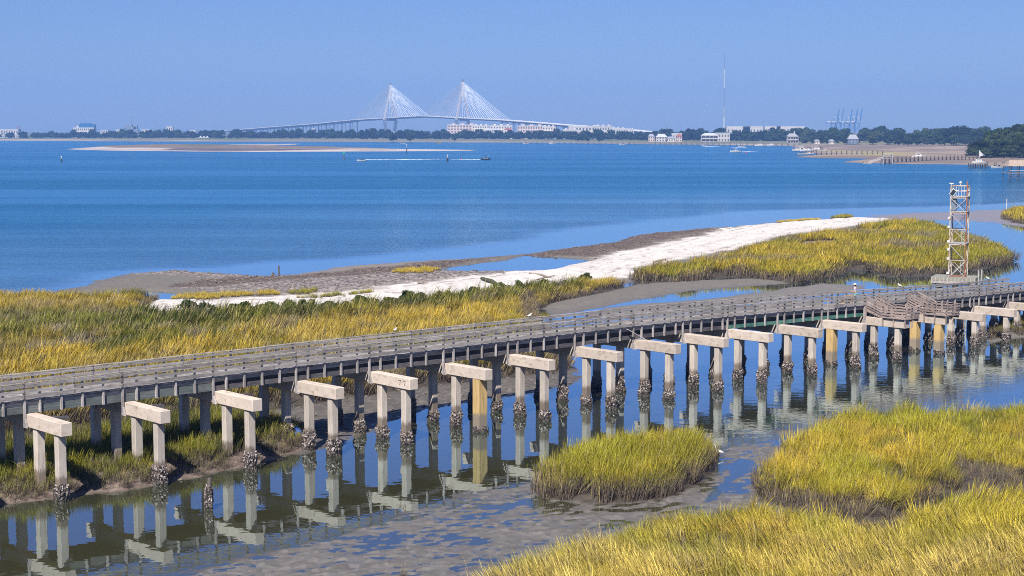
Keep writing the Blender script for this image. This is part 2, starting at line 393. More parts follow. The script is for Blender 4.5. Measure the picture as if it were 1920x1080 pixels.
BIRD = simple('white_feathers', (0.80, 0.79, 0.76), (0.7, 0.69, 0.66), 8, 0.8)
BIRDG = simple('grey_feathers', (0.36, 0.37, 0.39), (0.28, 0.29, 0.3), 8, 0.8)
ORANGE = simple('orange_bill', (0.65, 0.32, 0.06), None, 5, 0.5)
SANDY = simple('tan_boards', (0.55, 0.40, 0.25), (0.42, 0.30, 0.18), 4, 0.8)
DRIFT = simple('driftwood_grey', (0.36, 0.29, 0.23), (0.2, 0.15, 0.12), 3, 0.9)

# ------------------------------------------------------------------ the ground
SAND = (0.68, 0.63, 0.575); MUD = (0.150, 0.138, 0.122); MUDG = (0.165, 0.148, 0.125); SHELLB = (0.115, 0.083, 0.066); SHELLG = (0.215, 0.185, 0.168)
SOIL = (0.06, 0.048, 0.038); BARE = (0.235, 0.195, 0.19)
P_SPIT = W([(-200, 562), (0, 553), (90, 549), (150, 537), (190, 525), (240, 514), (300, 509), (370, 510), (430, 514), (500, 517), (560, 515), (640, 500), (740, 492), (860, 486),
            (970, 478), (1080, 464), (1150, 455), (1200, 441), (1290, 432), (1370, 426), (1430, 419), (1520, 413), (1660, 408), (1720, 415), (1640, 450), (1400, 490), (1180, 530),
            (960, 570), (500, 640), (-200, 700)])
P_POND = W([(812, 508), (860, 499), (945, 489), (985, 480), (1060, 484), (1115, 489), (1060, 499), (1015, 508), (900, 510)])
P_SAND = W([(270, 577), (300, 566), (400, 564), (520, 562), (600, 556), (680, 547), (760, 537), (860, 525), (960, 514), (1050, 500), (1150, 480), (1220, 465), (1300, 447), (1400, 424),
            (1480, 416), (1560, 411), (1660, 409), (1670, 415), (1600, 425), (1560, 434), (1480, 442), (1420, 457), (1380, 470), (1250, 494), (1190, 505), (1165, 522), (1000, 540),
            (920, 550), (830, 560), (700, 573), (560, 586), (380, 592), (280, 586)])
P_BROWN = W([(985, 480), (1080, 464), (1150, 455), (1200, 441), (1290, 432), (1370, 426), (1392, 430), (1310, 446), (1200, 468), (1140, 480), (1075, 498), (1065, 492), (1125, 487), (1060, 482)])
P_SHELL = W([(240, 514), (330, 508), (380, 512), (560, 523), (700, 510), (860, 506), (1010, 509), (960, 515), (760, 537), (600, 556), (470, 556), (340, 545), (420, 530), (330, 520)])
P_DARKB = W([(380, 528), (520, 520), (640, 512), (860, 489), (940, 484), (860, 496), (800, 510), (560, 527), (400, 541), (330, 541)])
P_MUDF = W([(520, 521), (640, 500), (740, 492), (860, 486), (800, 497), (640, 510), (540, 520)])
P_POOL2 = W([(150, 552), (230, 545), (300, 548), (335, 551), (320, 563), (285, 562), (200, 556)])
P_LMARSH = W([(-260, 570), (0, 566), (90, 566), (190, 568), (255, 563), (293, 564), (283, 574), (255, 586), (270, 603), (300, 612), (380, 612), (560, 606), (700, 593), (830, 580), (920, 568), (1000, 555),
              (1160, 533), (1168, 541), (1110, 556), (1040, 568), (1010, 585), (1010, 600), (1060, 650), (1085, 692), (1000, 703), (930, 708), (780, 727), (650, 748), (560, 760), (400, 775),
              (250, 797), (130, 803), (0, 818), (-260, 850)])
P_RMARSH = W([(1183, 526), (1215, 520), (1290, 507), (1380, 487), (1420, 472), (1470, 457), (1545, 447), (1600, 434), (1660, 426), (1740, 427), (1790, 444), (1840, 462), (1888, 480),
              (1902, 490), (1850, 503), (1770, 515), (1700, 519), (1660, 519), (1640, 509), (1600, 506), (1572, 518), (1500, 532), (1430, 528), (1395, 519), (1330, 522), (1290, 532), (1210, 535)])
P_MBAR = W([(1080, 590), (1150, 575), (1300, 563), (1420, 548), (1540, 531), (1620, 535), (1628, 541), (1590, 549), (1480, 560), (1330, 580), (1150, 600)])
P_BANK2 = W([(1000, 575), (1060, 560), (1120, 550), (1200, 532), (1300, 527), (1400, 522), (1500, 530), (1420, 536), (1300, 545), (1200, 562), (1120, 578), (1040, 592)])
P_LBANK = W([(-260, 985), (-100, 960), (0, 947), (90, 937), (240, 921), (330, 905), (400, 889), (480, 872), (555, 850), (585, 840), (580, 815), (545, 798), (500, 785), (400, 786), (200, 812), (0, 842), (-260, 870)])
P_BACKMUD = W([(-260, 850), (0, 818), (250, 797), (560, 760), (780, 727), (1085, 692), (1090, 715), (1000, 735), (900, 752), (800, 765), (720, 790), (690, 812), (640, 832), (585, 850), (400, 880), (-260, 960)])
P_PUDDLE = W([(260, 1120), (420, 1060), (560, 1022), (700, 985), (800, 955), (900, 925), (980, 905), (1080, 935), (1250, 930), (1360, 880), (1350, 835), (1500, 805), (1560, 790), (1600, 830), (1480, 1000), (1300, 1120)])
P_POND3 = W([(1362, 872), (1385, 858), (1412, 863), (1425, 878), (1395, 892), (1372, 905), (1345, 935), (1310, 948), (1340, 915), (1368, 890)])
P_ISLET = W([(998, 918), (1015, 935), (1080, 943), (1150, 946), (1240, 938), (1310, 912), (1352, 880), (1348, 858), (1310, 843), (1240, 838), (1150, 848), (1060, 875)])
P_FG1 = W([(1408, 908), (1440, 880), (1480, 850), (1520, 822), (1545, 806), (1640, 800), (1800, 796), (1960, 792), (2150, 790), (2150, 930), (1960, 935), (1850, 925), (1760, 930), (1690, 975), (1600, 985), (1500, 965), (1420, 940)])
P_FG2 = W([(900, 1150), (940, 1092), (1070, 1072), (1130, 1058), (1180, 1028), (1260, 1002), (1400, 990), (1500, 1004), (1600, 1022), (1690, 1008), (1760, 970), (1850, 957), (1960, 962), (2150, 972), (2150, 1200), (940, 1200)])
P_FRM = W([(1872, 406), (1900, 399), (2000, 395), (2300, 392), (2300, 425), (1960, 424), (1900, 418)])
P_FRF = W([(1600, 404), (1720, 399), (1860, 394), (2300, 385), (2300, 440), (1960, 432), (1850, 416), (1760, 413), (1690, 411)])
P_RBANK = W([(1840, 655), (1880, 640), (1960, 625), (2100, 615), (2100, 560), (1960, 590), (1860, 612)])

#         outline, top, slope, edge noise, colour, blend, speckle, relief
ZONES = [
    (P_SPIT, 0.30, 0.055, 1.6, MUDG, 1.2, 0.15, 0.03),
    (P_MUDF, 0.0, 0, 1.2, (0.23, 0.20, 0.17), 1.5, 0.0, 0.0),
    (P_SHELL, 0.34, 0.10, 2.2, SHELLG, 2.5, 0.9, 0.03),
    (P_DARKB, 0.42, 0.10, 2.6, SHELLB, 2.2, 0.8, 0.04),
    (P_BROWN, 0.45, 0.16, 1.8, SHELLB, 1.2, 0.6, 0.04),
    (P_SAND, 0, 0, 3.0, (0.36, 0.315, 0.265), 9.0, 0.35, 0.0),
    (P_SAND, 1.0, 0.10, 2.6, SAND, 2.4, 0.22, 0.02),
    (P_BACKMUD, 0.28, 0.10, 0.8, (0.115, 0.102, 0.088), 0.6, 0.3, 0.05),
    (P_BANK2, 0.35, 0.12, 0.7, MUDG, 0.8, 0.1, 0.03),
    (P_MBAR, 0.13, 0.05, 1.2, (0.20, 0.18, 0.155), 0.8, 0.1, 0.015),
    (P_PUDDLE, 0.035, 0.02, 0.8, MUD, 0.4, 0.25, 0.05),
    (P_FRF, 0.035, 0.01, 5.0, (0.26, 0.235, 0.24), 2.0, 0.2, 0.02),
    (P_RBANK, 0.6, 0.2, 0.8, MUD, 0.6, 0.2, 0.05),
    (P_LBANK, 0.62, 0.30, 0.8, (0.155, 0.118, 0.095), 0.5, 0.35, 0.06),
    (P_LMARSH, 0.72, 0.55, 0.9, SOIL, 0.5, 0.3, 0.05),
    (P_RMARSH, 0.72, 0.45, 1.2, SOIL, 0.6, 0.3, 0.05),
    (P_ISLET, 0.45, 0.40, 0.5, SOIL, 0.4, 0.3, 0.05),
    (P_FG1, 0.55, 0.5, 0.5, SOIL, 0.5, 0.3, 0.05),
    (P_FG2, 0.6, 0.5, 0.5, SOIL, 0.5, 0.3, 0.05),
    (P_FRM, 0.8, 0.3, 1.5, SOIL, 1.0, 0.2, 0.05),
]
HOLES = [(P_POND, 0.16, 1.6), (P_POOL2, 0.2, 1.2), (P_POND3, 0.25, 0.3)]
BARES = [(W([(1478, 468), (1500, 460), (1560, 458), (1590, 464), (1550, 474), (1500, 475)]), BARE),
         (W([(1618, 440), (1640, 436), (1672, 438), (1665, 445), (1630, 446)]), SAND),
         (W([(1540, 437), (1600, 433), (1640, 438), (1600, 448), (1550, 447)]), BARE),
         (W([(185, 606), (240, 597), (260, 600), (225, 611)]), SAND), (W([(180, 578), (215, 573), (218, 578), (190, 582)]), SAND),
         (W([(40, 612), (150, 606), (190, 612), (120, 622), (50, 622)]), BARE), (W([(265, 612), (300, 606), (340, 610), (300, 620)]), BARE)]

CB, SB = math.cos(0.5), math.sin(0.5)
def terrain(X, Y):
    z = np.full(X.shape, -0.9); col = np.empty(X.shape + (4,)); col[..., :3] = (0.10, 0.09, 0.075); col[..., 3] = 0.1
    n1 = fbm(X * 0.16, Y * 0.16, 3) - 0.5; n2 = fbm(X * 0.55, Y * 0.55, 9) - 0.5; n3 = fbm(X * 1.7, Y * 1.7, 21) - 0.5
    for poly, top, sl, ed, c, bl, spk, rel in ZONES:
        d = sdf(poly, X, Y) + (n1 * 1.5 + n2) * ed
        if sl > 0:
            hz = np.clip(d * sl, -0.9, top) + np.where(d > 0, (n2 * 1.3 + n3) * 2 * rel, 0)
            if poly is P_PUDDLE:
                rx, ry = X * CB + Y * SB, -X * SB + Y * CB
                a = fbm(rx * 0.36 + 40, ry * 0.62, 33, 4) - 0.5; b2 = fbm(rx * 1.7, ry * 2.8, 39, 4) - 0.5
                hz = np.minimum(np.clip(d * 0.03, -0.9, 0.02), 9) + np.where(d > -1, 0.17 * a + 0.20 * b2 + 0.004 * np.clip(d, 0, 6) - 0.012, 0)
            z = np.maximum(z, hz)
        k = sstep(-bl * 0.5, bl * 0.5, d)[..., None]
        if poly is P_SAND and sl > 0:                                    # wrack left along the tide lines, shell hash below it
            w1 = np.exp(-((d - 2.6 - n1 * 3) / 0.45) ** 2) * sstep(-0.05, 0.15, n2) * 0.75 + np.exp(-((d - 6 - n1 * 4) / 0.5) ** 2) * sstep(0.0, 0.2, n3) * 0.6
            c = np.array(c) * (1 - w1[..., None]) + np.array((0.16, 0.11, 0.075)) * w1[..., None]; c = c * (0.96 + 0.3 * n2[..., None] + 0.25 * n1[..., None])
        col[..., :3] = col[..., :3] * (1 - k) + np.array(c) * k; col[..., 3:] = col[..., 3:] * (1 - k) + spk * k
    for poly, c in BARES:
        k = sstep(-0.5, 0.8, sdf(poly, X, Y) + n2 * 1.5)[..., None]; col[..., :3] = col[..., :3] * (1 - k) + np.array(c) * k
    for poly, dep, ed in HOLES:
        d = sdf(poly, X, Y) + (n1 + n2) * ed
        z = np.where(d > -2, np.minimum(z, np.where(d > 0, -0.12, 0.0) + np.clip(-d * dep, 0, 9)), z)
    return z, col

def fan_grid(y0, y1, ny, nx, half):
    ys = y0 * (y1 / y0) ** (np.arange(ny) / (ny - 1)); us = np.linspace(-half, half, nx)
    Y, U = np.meshgrid(ys, us, indexing='ij'); return U * Y, Y
def grid_mesh(name, X, Y, Z, mat, col=None, attrs=None, smooth=True):
    ny, nx = X.shape; me = bpy.data.meshes.new(name)
    co = np.stack([X, Y, Z], -1).reshape(-1, 3).astype(np.float32)
    i = np.arange((ny - 1) * nx).reshape(ny - 1, nx)[:, :-1].ravel()
    q = np.stack([i, i + 1, i + nx + 1, i + nx], -1).astype(np.int32)
    me.vertices.add(len(co)); me.vertices.foreach_set('co', co.ravel())
    me.loops.add(q.size); me.loops.foreach_set('vertex_index', q.ravel())
    me.polygons.add(len(q)); me.polygons.foreach_set('loop_start', np.arange(0, q.size, 4, dtype=np.int32))
    me.polygons.foreach_set('loop_total', np.full(len(q), 4, np.int32))
    me.polygons.foreach_set('use_smooth', np.full(len(q), smooth))
    me.materials.append(mat); me.update(calc_edges=True)
    if col is not None:
        a = me.color_attributes.new('soil', 'FLOAT_COLOR', 'POINT'); a.data.foreach_set('color', col.reshape(-1, 4).astype(np.float32).ravel())
    for k, v in (attrs or {}).items():
        a = me.attributes.new(k, 'FLOAT', 'POINT'); a.data.foreach_set('value', v.astype(np.float32).ravel())
    return me
ga = fan_grid(62, 107, 330, 640, 0.43); gb = fan_grid(107, 430, 420, 640, 0.43)
GX = np.concatenate([ga[0], gb[0][1:]]); GY = np.concatenate([ga[1], gb[1][1:]])
GZ, GC = terrain(GX, GY)
wet = sstep(0.32, 0.02, GZ) + sstep(0.05, -0.005, GZ)
g = put('ground', grid_mesh('ground', GX, GY, GZ, GROUND, GC, {'wet': wet})); tag(g, kind='structure')

# water: one sheet; chop is how far the wind gets at it (the bay), 0 in the lee of the spit and in the creek
WX, WY = fan_grid(40, 8800, 420, 220, 0.47)
P_CHOP = W([(-1500, 640), (-300, 590), (0, 566), (110, 545), (200, 520), (300, 505), (420, 502), (650, 484), (850, 465), (1000, 447), (1200, 419), (1400, 397), (1640, 390), (1760, 388), (1920, 380), (2400, 366),
            (3600, 300), (3600, 243.5), (-1700, 243.5)])
dch = sdf(P_CHOP, WX, WY) + (fbm(WX * 0.03, WY * 0.03, 5) - 0.5) * 14
P_RIFF = W([(1250, 770), (1330, 735), (1450, 705), (1600, 690), (1800, 670), (2100, 640), (2100, 760), (1800, 790), (1500, 810), (1380, 830), (1300, 810)])
wchop = sstep(-3, 9, dch) * (0.55 + 0.45 * sstep(0, 160, dch)) + 0.05 * sstep(-4, 4, sdf(P_RIFF, WX, WY)) * (0.4 + 0.9 * fbm(WX * 0.12, WY * 0.12, 91))
wo = put('water', grid_mesh('water', WX, WY, np.zeros_like(WX), WATER, None, {'chop': wchop})); tag(wo, kind='structure')
def ground_z(x, y):
    z, _ = terrain(np.array([x], float), np.array([y], float)); return float(z[0])

# ------------------------------------------------------------------ far land: the sand island, the marsh on the right, the far shore
def land(name, zones, y0, y1, ny, nx, u0, u1, base=-1.0, nsc=0.02):
    ys = y0 * (y1 / y0) ** (np.arange(ny) / (ny - 1)); us = np.linspace(u0, u1, nx); Y, U = np.meshgrid(ys, us, indexing='ij'); X = U * Y
    z = np.full(X.shape, base); col = np.empty(X.shape + (4,)); col[...] = (0.12, 0.1, 0.09, 0.1)
    n1 = fbm(X * nsc, Y * nsc, 51) - 0.5; n2 = fbm(X * nsc * 5, Y * nsc * 5, 57) - 0.5
    for poly, top, sl, ed, c, bl, c2, rel in zones:
        d = sdf(poly, X, Y) + (n1 * 1.4 + n2) * ed
        if sl > 0: z = np.maximum(z, np.clip(d * sl, base, top) + np.where(d > bl, np.abs(n2) * rel, 0))
        k = sstep(-bl * 0.5, bl * 0.5, d)[..., None]
        m = sstep(-0.12, 0.12, fbm(X * nsc * 1.5, Y * nsc * 0.55, 63) - 0.5)[..., None]
        cc = np.array(c) * (1 - m) + np.array(c2) * m
        col[..., :3] = col[..., :3] * (1 - k) + cc * k
    o = put(name, grid_mesh(name, X, Y, z, GROUND, col, {'wet': np.zeros_like(X)})); return tag(o, kind='structure')
TAN = (0.33, 0.25, 0.18); TAN2 = (0.21, 0.155, 0.115); SCRUB = (0.23, 0.20, 0.115); LAWN = (0.13, 0.15, 0.06)
land('sand_island', [
    (W([(118, 280), (150, 277.5), (200, 274), (300, 272), (430, 271), (560, 269.5), (560, 271.5), (480, 273), (640, 276), (760, 279.5), (905, 281.3), (880, 282.8), (700, 284), (450, 285), (330, 283.6), (210, 282.4)]), 0.9, 0.012, 8, (0.54, 0.47, 0.42), 14, (0.40, 0.34, 0.30), 0.1),
    (W([(180, 274), (300, 272.4), (430, 271.5), (440, 274), (640, 276.5), (740, 278.5), (640, 279.5), (440, 279.5), (330, 279), (220, 278)]), 2.6, 0.03, 14, (0.20, 0.15, 0.10), 14, (0.15, 0.13, 0.06), 1.6),
    (W([(330, 279.3), (450, 279.6), (640, 280), (660, 281.5), (520, 283.5), (420, 284), (300, 282)]), 0, 0, 10, (0.11, 0.085, 0.085), 14, (0.16, 0.125, 0.12), 0)], 1380, 2700, 150, 260, -0.31, 0.0)
P_TAN = W([(1478, 271), (1560, 269.5), (1800, 268), (2100, 267), (2300, 300), (1960, 313), (1860, 311.5), (1825, 309), (1700, 307.5), (1570, 304.5), (1640, 297), (1540, 296.5), (1490, 294.5), (1540, 290), (1500, 281)])
land('tidal_marsh_flats', [(P_TAN, 1.1, 0.02, 12, TAN, 8, TAN2, 0.9),
    (W([(1560, 284), (1700, 288), (1780, 296), (1640, 294), (1570, 288)]), 0, 0, 25, (0.33, 0.28, 0.10), 30, TAN, 0.0),
    (W([(1640, 300), (1760, 300), (1830, 303), (1820, 308), (1640, 306)]), 0, 0, 12, (0.20, 0.16, 0.13), 14, TAN2, 0.0)], 800, 2750, 150, 200, 0.165, 0.47)
P_SHORE = W([(-700, 262.5), (0, 264), (150, 264.5), (330, 265.5), (640, 266), (860, 267.2), (1000, 268), (1150, 269.5), (1300, 271.5), (1480, 273.5), (1600, 274), (1960, 273.5), (2500, 272), (2900, 250), (2900, 249), (-900, 249)])
land('far_shore', [(P_SHORE, 1.6, 0.02, 25, (0.38, 0.32, 0.24), 20, (0.22, 0.20, 0.14), 0.3),
    (W([(-700, 261.2), (0, 262.3), (200, 262.5), (330, 263.8), (640, 264.5), (860, 265.5), (1000, 266.4), (1150, 268), (1300, 270), (1480, 272.3), (1600, 273), (1960, 272.5), (2500, 271), (2900, 250), (2900, 249), (-900, 249)]), 2.4, 0.02, 30, LAWN, 40, (0.20, 0.19, 0.10), 0.5)],
    1860, 8790, 150, 240, -0.47, 0.47, nsc=0.006)

# ------------------------------------------------------------------ marsh grass: tufts of blades on points
def tuft_mesh(name, nb, rad, hmin, hmax, wd, lean, bend, seed, sd=0.10):
    r = np.random.default_rng(seed); vs = []; fs = []; cs = []
    for k in range(nb):
        a = r.uniform(0, 2 * math.pi); rr = rad * math.sqrt(r.uniform()); bx, by = rr * math.cos(a), rr * math.sin(a)
        h = r.uniform(hmin, hmax); w = wd * r.uniform(0.7, 1.3); az = r.uniform(0, 2 * math.pi)
        lx = lean + r.normal(0, sd) + 0.16 * bx / max(rad, 0.1); ly = r.normal(0, sd) + 0.16 * by / max(rad, 0.1); bn = bend * r.uniform(0.3, 1.4)
        sx, sy = math.cos(az) * w / 2, math.sin(az) * w / 2; g1 = r.uniform(); g2 = r.uniform(); n0 = len(vs)
        for j, (t, ww) in enumerate(((0, 0.9), (0.38, 1.0), (0.75, 0.65), (1.0, 0.08))):
            o = t * t * bn
            cx = bx + (lx * t + o) * h; cyy = by + ly * t * h; cz = h * (t - 0.25 * o * t)
            vs += [(cx - sx * ww, cyy - sy * ww, cz), (cx + sx * ww, cyy + sy * ww, cz)]; cs += [(t, g1, g2, 1)] * 2
        fs += [(n0 + 2 * j, n0 + 2 * j + 1, n0 + 2 * j + 3, n0 + 2 * j + 2) for j in range(3)]
    me = bpy.data.meshes.new(name); me.from_pydata(vs, [], fs); me.materials.append(GRASS)
    ca = me.color_attributes.new('grow', 'FLOAT_COLOR', 'POINT'); ca.data.foreach_set('color', np.array(cs, np.float32).ravel()); me.update(); return me
def proto_collection(name, meshes):
    c = bpy.data.collections.new(name)
    for k, me in enumerate(meshes): c.objects.link(bpy.data.objects.new('%s_%02d' % (name, k), me))
    return c
C_NEAR = proto_collection('near_tuft', [tuft_mesh('near_tuft_%d' % k, 36, 0.34, 0.6, 1.3, 0.022, 0.04, 0.12, 100 + k) for k in range(6)])
C_MID = proto_collection('mid_tuft', [tuft_mesh('mid_tuft_%d' % k, 38, 0.55, 0.6, 1.3, 0.036, 0.08, 0.14, 200 + k) for k in range(6)])
C_FAR = proto_collection('far_tuft', [tuft_mesh('far_tuft_%d' % k, 36, 0.85, 0.65, 1.4, 0.065, 0.06, 0.14, 300 + k) for k in range(5)])

def scatter(name, coll, co, rot, scl, tint, var, label, cat):
    n = len(co); me = bpy.data.meshes.new(name); me.vertices.add(n); me.vertices.foreach_set('co', np.asarray(co, np.float32).ravel())
    a = me.attributes.new('rot', 'FLOAT_VECTOR', 'POINT'); a.data.foreach_set('vector', np.asarray(rot, np.float32).ravel())
    a = me.attributes.new('scl', 'FLOAT_VECTOR', 'POINT'); a.data.foreach_set('vector', np.asarray(scl, np.float32).ravel())
    a = me.attributes.new('tint', 'FLOAT_COLOR', 'POINT'); a.data.foreach_set('color', np.asarray(tint, np.float32).ravel())
    a = me.attributes.new('var', 'INT', 'POINT'); a.data.foreach_set('value', np.asarray(var, np.int32).ravel())
    me.update(); o = put(name, me); tag(o, label, cat, None, 'stuff')
    ng = bpy.data.node_groups.new(name + '_growth', 'GeometryNodeTree')
    ng.interface.new_socket('Geometry', in_out='INPUT', socket_type='NodeSocketGeometry'); ng.interface.new_socket('Geometry', in_out='OUTPUT', socket_type='NodeSocketGeometry')
    gi = ng.nodes.new('NodeGroupInput'); go = ng.nodes.new('NodeGroupOutput'); ip = ng.nodes.new('GeometryNodeInstanceOnPoints'); ci = ng.nodes.new('GeometryNodeCollectionInfo')
    ci.inputs['Collection'].default_value = coll; ci.inputs['Separate Children'].default_value = True; ci.inputs['Reset Children'].default_value = True
    ip.inputs['Pick Instance'].default_value = True
    def na(nm, dt):
        x = ng.nodes.new('GeometryNodeInputNamedAttribute'); x.data_type = dt; x.inputs['Name'].default_value = nm; return x.outputs[0]
    L = ng.links.new
    L(gi.outputs[0], ip.inputs['Points']); L(ci.outputs[0], ip.inputs['Instance']); L(na('var', 'INT'), ip.inputs['Instance Index'])
    L(na('rot', 'FLOAT_VECTOR'), ip.inputs['Rotation']); L(na('scl', 'FLOAT_VECTOR'), ip.inputs['Scale']); L(ip.outputs[0], go.inputs[0])
    md = o.modifiers.new('growth', 'NODES'); md.node_group = ng; return o

GOLD = np.array((0.55, 0.39, 0.055)); YEL = np.array((0.48, 0.39, 0.045)); LIME = np.array((0.35, 0.33, 0.035)); GRN = np.array((0.15, 0.165, 0.025)); OLIVE = np.array((0.21, 0.165, 0.035)); STRAW_ = np.array((0.62, 0.49, 0.16)); DGRN = np.array((0.05, 0.068, 0.022)); GREY = np.array((0.27, 0.225, 0.17))
def lerp(a, b_, k): return a * (1 - k[:, None]) + b_ * k[:, None]
def grass(name, poly, dens, coll, nvar, hs, label, tint_fn, lean=0.0, skip=(), edge=1.0, seed=1, deadw=1.6, az=0.0):
    r = np.random.default_rng(seed); P = np.asarray(poly); lo = P.min(0); hi = P.max(0)
    lo[0] = max(lo[0], -0.42 * hi[1]); n = int((hi[0] - lo[0]) * (hi[1] - lo[1]) * dens)
    x = r.uniform(lo[0], hi[0], n); y = r.uniform(max(lo[1], 66), hi[1], n)
    k = np.abs(x / y) < 0.40; x, y = x[k], y[k]
    n1 = fbm(x * 0.16, y * 0.16, 3) - 0.5; n2 = fbm(x * 0.55, y * 0.55, 9) - 0.5
    d = sdf(P, x, y) + (n1 * 1.5 + n2) * 0.7
    keep = d > edge * r.uniform(0.0, 1.0, len(x)) ** 2 * 0.6
    for q in skip: keep &= sdf(q, x, y) + n2 * 1.5 < 0.25
    x, y, d = x[keep], y[keep], d[keep]
    z, _ = terrain(x, y); ok = z > 0.06; gp = fbm(x * 0.7, y * 0.7, seed + 60, 3); ok2 = gp > 0.35 + r.uniform(-0.05, 0.05, len(x))
    x, y, d, z = x[ok], y[ok], d[ok], z[ok]; ok2 = ok2[ok]; x, y, d, z = x[ok2], y[ok2], d[ok2], z[ok2]; n = len(x)
    big = fbm(x * 0.09, y * 0.09, seed + 70, 3); sm = fbm(x * 0.5, y * 0.5, seed + 80, 3)
    tint, hgt = tint_fn(x, y, d, big, sm, r)
    dead = np.clip(1 - d / deadw, 0, 1) * 0.9 + 0.12 * (sm - 0.5)
    tint = np.concatenate([tint * (r.uniform(0.6, 1.3, (n, 1)) * (0.62 + 0.76 * fbm(x * 0.9, y * 0.9, seed + 44, 3))[:, None]), np.clip(dead, 0, 1)[:, None]], 1)
    for q in DEADZ:
        kz = sstep(-0.5, 0.6, sdf(q, x, y) + (sm - 0.5) * 1.5); tint[:, 3] = np.maximum(tint[:, 3], kz * 0.95); hgt = hgt * (1 - 0.30 * kz)
    s = hs * hgt * r.uniform(0.7, 1.25, n) * (0.6 + 0.8 * sm) * (0.82 + 0.36 * fbm(x * 1.3, y * 1.3, seed + 33, 2))
    rot = np.stack([r.normal(0, 0.07, n), r.normal(0, 0.07, n) + lean * (0.4 + 1.2 * big), r.uniform(0, 6.28, n)], 1)
    if lean: rot[:, 2] = (az(x, y) if callable(az) else az) + r.normal(0, 0.6, n)
    bent = r.uniform(size=n) < 0.10; rot[bent, 1] += r.uniform(0.3, 0.75, bent.sum()); rot[bent, 2] = r.uniform(0, 6.28, bent.sum())
    tint[r.uniform(size=n) < 0.07, 3] = 0.8
    return scatter(name, coll, np.stack([x, y, z - 0.04], 1), rot, np.stack([s, s, s], 1), tint, r.integers(0, nvar, n), label, 'marsh grass')

DEADZ = [W([(1405, 925), (1470, 945), (1560, 960), (1640, 972), (1700, 965), (1705, 1020), (1690, 1050), (1660, 1040), (1560, 1018), (1470, 1000), (1400, 985)]),
         W([(1768, 898), (1800, 888), (1850, 895), (1930, 912), (1990, 935), (1960, 945), (1860, 935), (1790, 928), (1770, 915)]), W([(980, 560), (1010, 575), (1040, 610), (1080, 690), (1040, 700), (975, 640), (965, 590)])]
def px_of(x, y, z=0.6):
    fw = y * CT - (z - EYE) * ST; up = y * ST + (z - EYE) * CT; return 960 + F * x / fw, 540 - F * up / fw
def t_fg(x, y, d, big, sm, r):
    t = lerp(LIME * np.ones((len(x), 3)), YEL, sstep(0.40, 0.62, big)); t = lerp(t, GOLD, sstep(0.50, 0.66, fbm(x * 0.25, y * 0.25, 411, 3)) * 0.8); t = lerp(t, GRN, sstep(0.48, 0.25, sm) * 0.8)
    return t, np.ones(len(x))
def t_fg2(x, y, d, big, sm, r):
    t, h = t_fg(x, y, d, big, sm, r); _, py = px_of(x, y); k = sstep(985, 1075, py + 60 * (big - 0.5)); return lerp(t, STRAW_, k * (0.2 + 0.6 * sstep(0.35, 0.65, sm))), h + 0.12 * k
def t_islet(x, y, d, big, sm, r):
    t = lerp(YEL * np.ones((len(x), 3)), LIME, sstep(0.38, 0.62, sm)); t = lerp(t, OLIVE, sstep(0.6, 0.3, big) * 0.4); return t, 0.9 + 0.12 * np.clip(d, 0, 2.5)
def t_lbank(x, y, d, big, sm, r):
    t = lerp(GRN * np.ones((len(x), 3)), LIME, sstep(0.35, 0.55, sm)); t = lerp(t, DGRN, sstep(0.5, 0.3, big) * 0.5); return t, np.clip(0.55 + 0.14 * d, 0.5, 0.95)
SEAM = W([(230, 600), (300, 606), (400, 606), (560, 600), (700, 588), (830, 574), (920, 563), (1000, 549), (1060, 541), (1060, 556), (960, 572), (840, 596), (700, 612), (560, 622), (400, 632), (250, 640)])
BAND = W([(-200, 604), (0, 602), (230, 598), (300, 598), (300, 636), (150, 640), (-200, 645)])
GOLDB = W([(640, 600), (900, 573), (980, 570), (1020, 600), (900, 640), (600, 672), (400, 705), (-200, 760), (-200, 705), (150, 688), (330, 672), (560, 645)])
TOPG = W([(90, 562), (300, 561), (300, 570), (190, 573), (90, 571)])
def t_left(x, y, d, big, sm, r):
    j = (sm - 0.5) * 10 + (big - 0.5) * 6
    t = lerp(OLIVE * np.ones((len(x), 3)), GRN * 0.85, sstep(0.38, 0.60, big) * 0.85); t = lerp(t, GOLD * 0.85, sstep(0.58, 0.78, sm) * 0.55); t = lerp(t, DGRN * 1.6, sstep(0.46, 0.30, sm) * 0.7)
    t = lerp(t, GREY, sstep(0.56, 0.68, fbm(x * 0.2, y * 0.2, 401, 3)) * 0.9)
    kg = sstep(-2, 3, sdf(GOLDB, x, y) + j); t = lerp(t, lerp(GOLD * 0.9 * np.ones((len(x), 3)), OLIVE, sstep(0.58, 0.38, sm)), kg * 0.8)
    kb = sstep(-3, 2, sdf(BAND, x, y) + j); t = lerp(t, lerp(GREY * 0.7 * np.ones((len(x), 3)), GRN, sstep(0.4, 0.6, sm)), kb * 0.9)
    ks = sstep(-2, 2.5, sdf(SEAM, x, y) + j); t = lerp(t, lerp(DGRN * np.ones((len(x), 3)), GRN, sstep(0.45, 0.8, sm)), ks * 0.95)
    kt = sstep(-1, 3, sdf(TOPG, x, y) + j * 0.3); t = lerp(t, GRN, kt * 0.9)
    far = sstep(150, 205, y); t = lerp(t, GOLD, far * (1 - kt) * (1 - kb) * (1 - ks) * 0.7)
    return t, 1.0 + 0.45 * ks - 0.30 * far
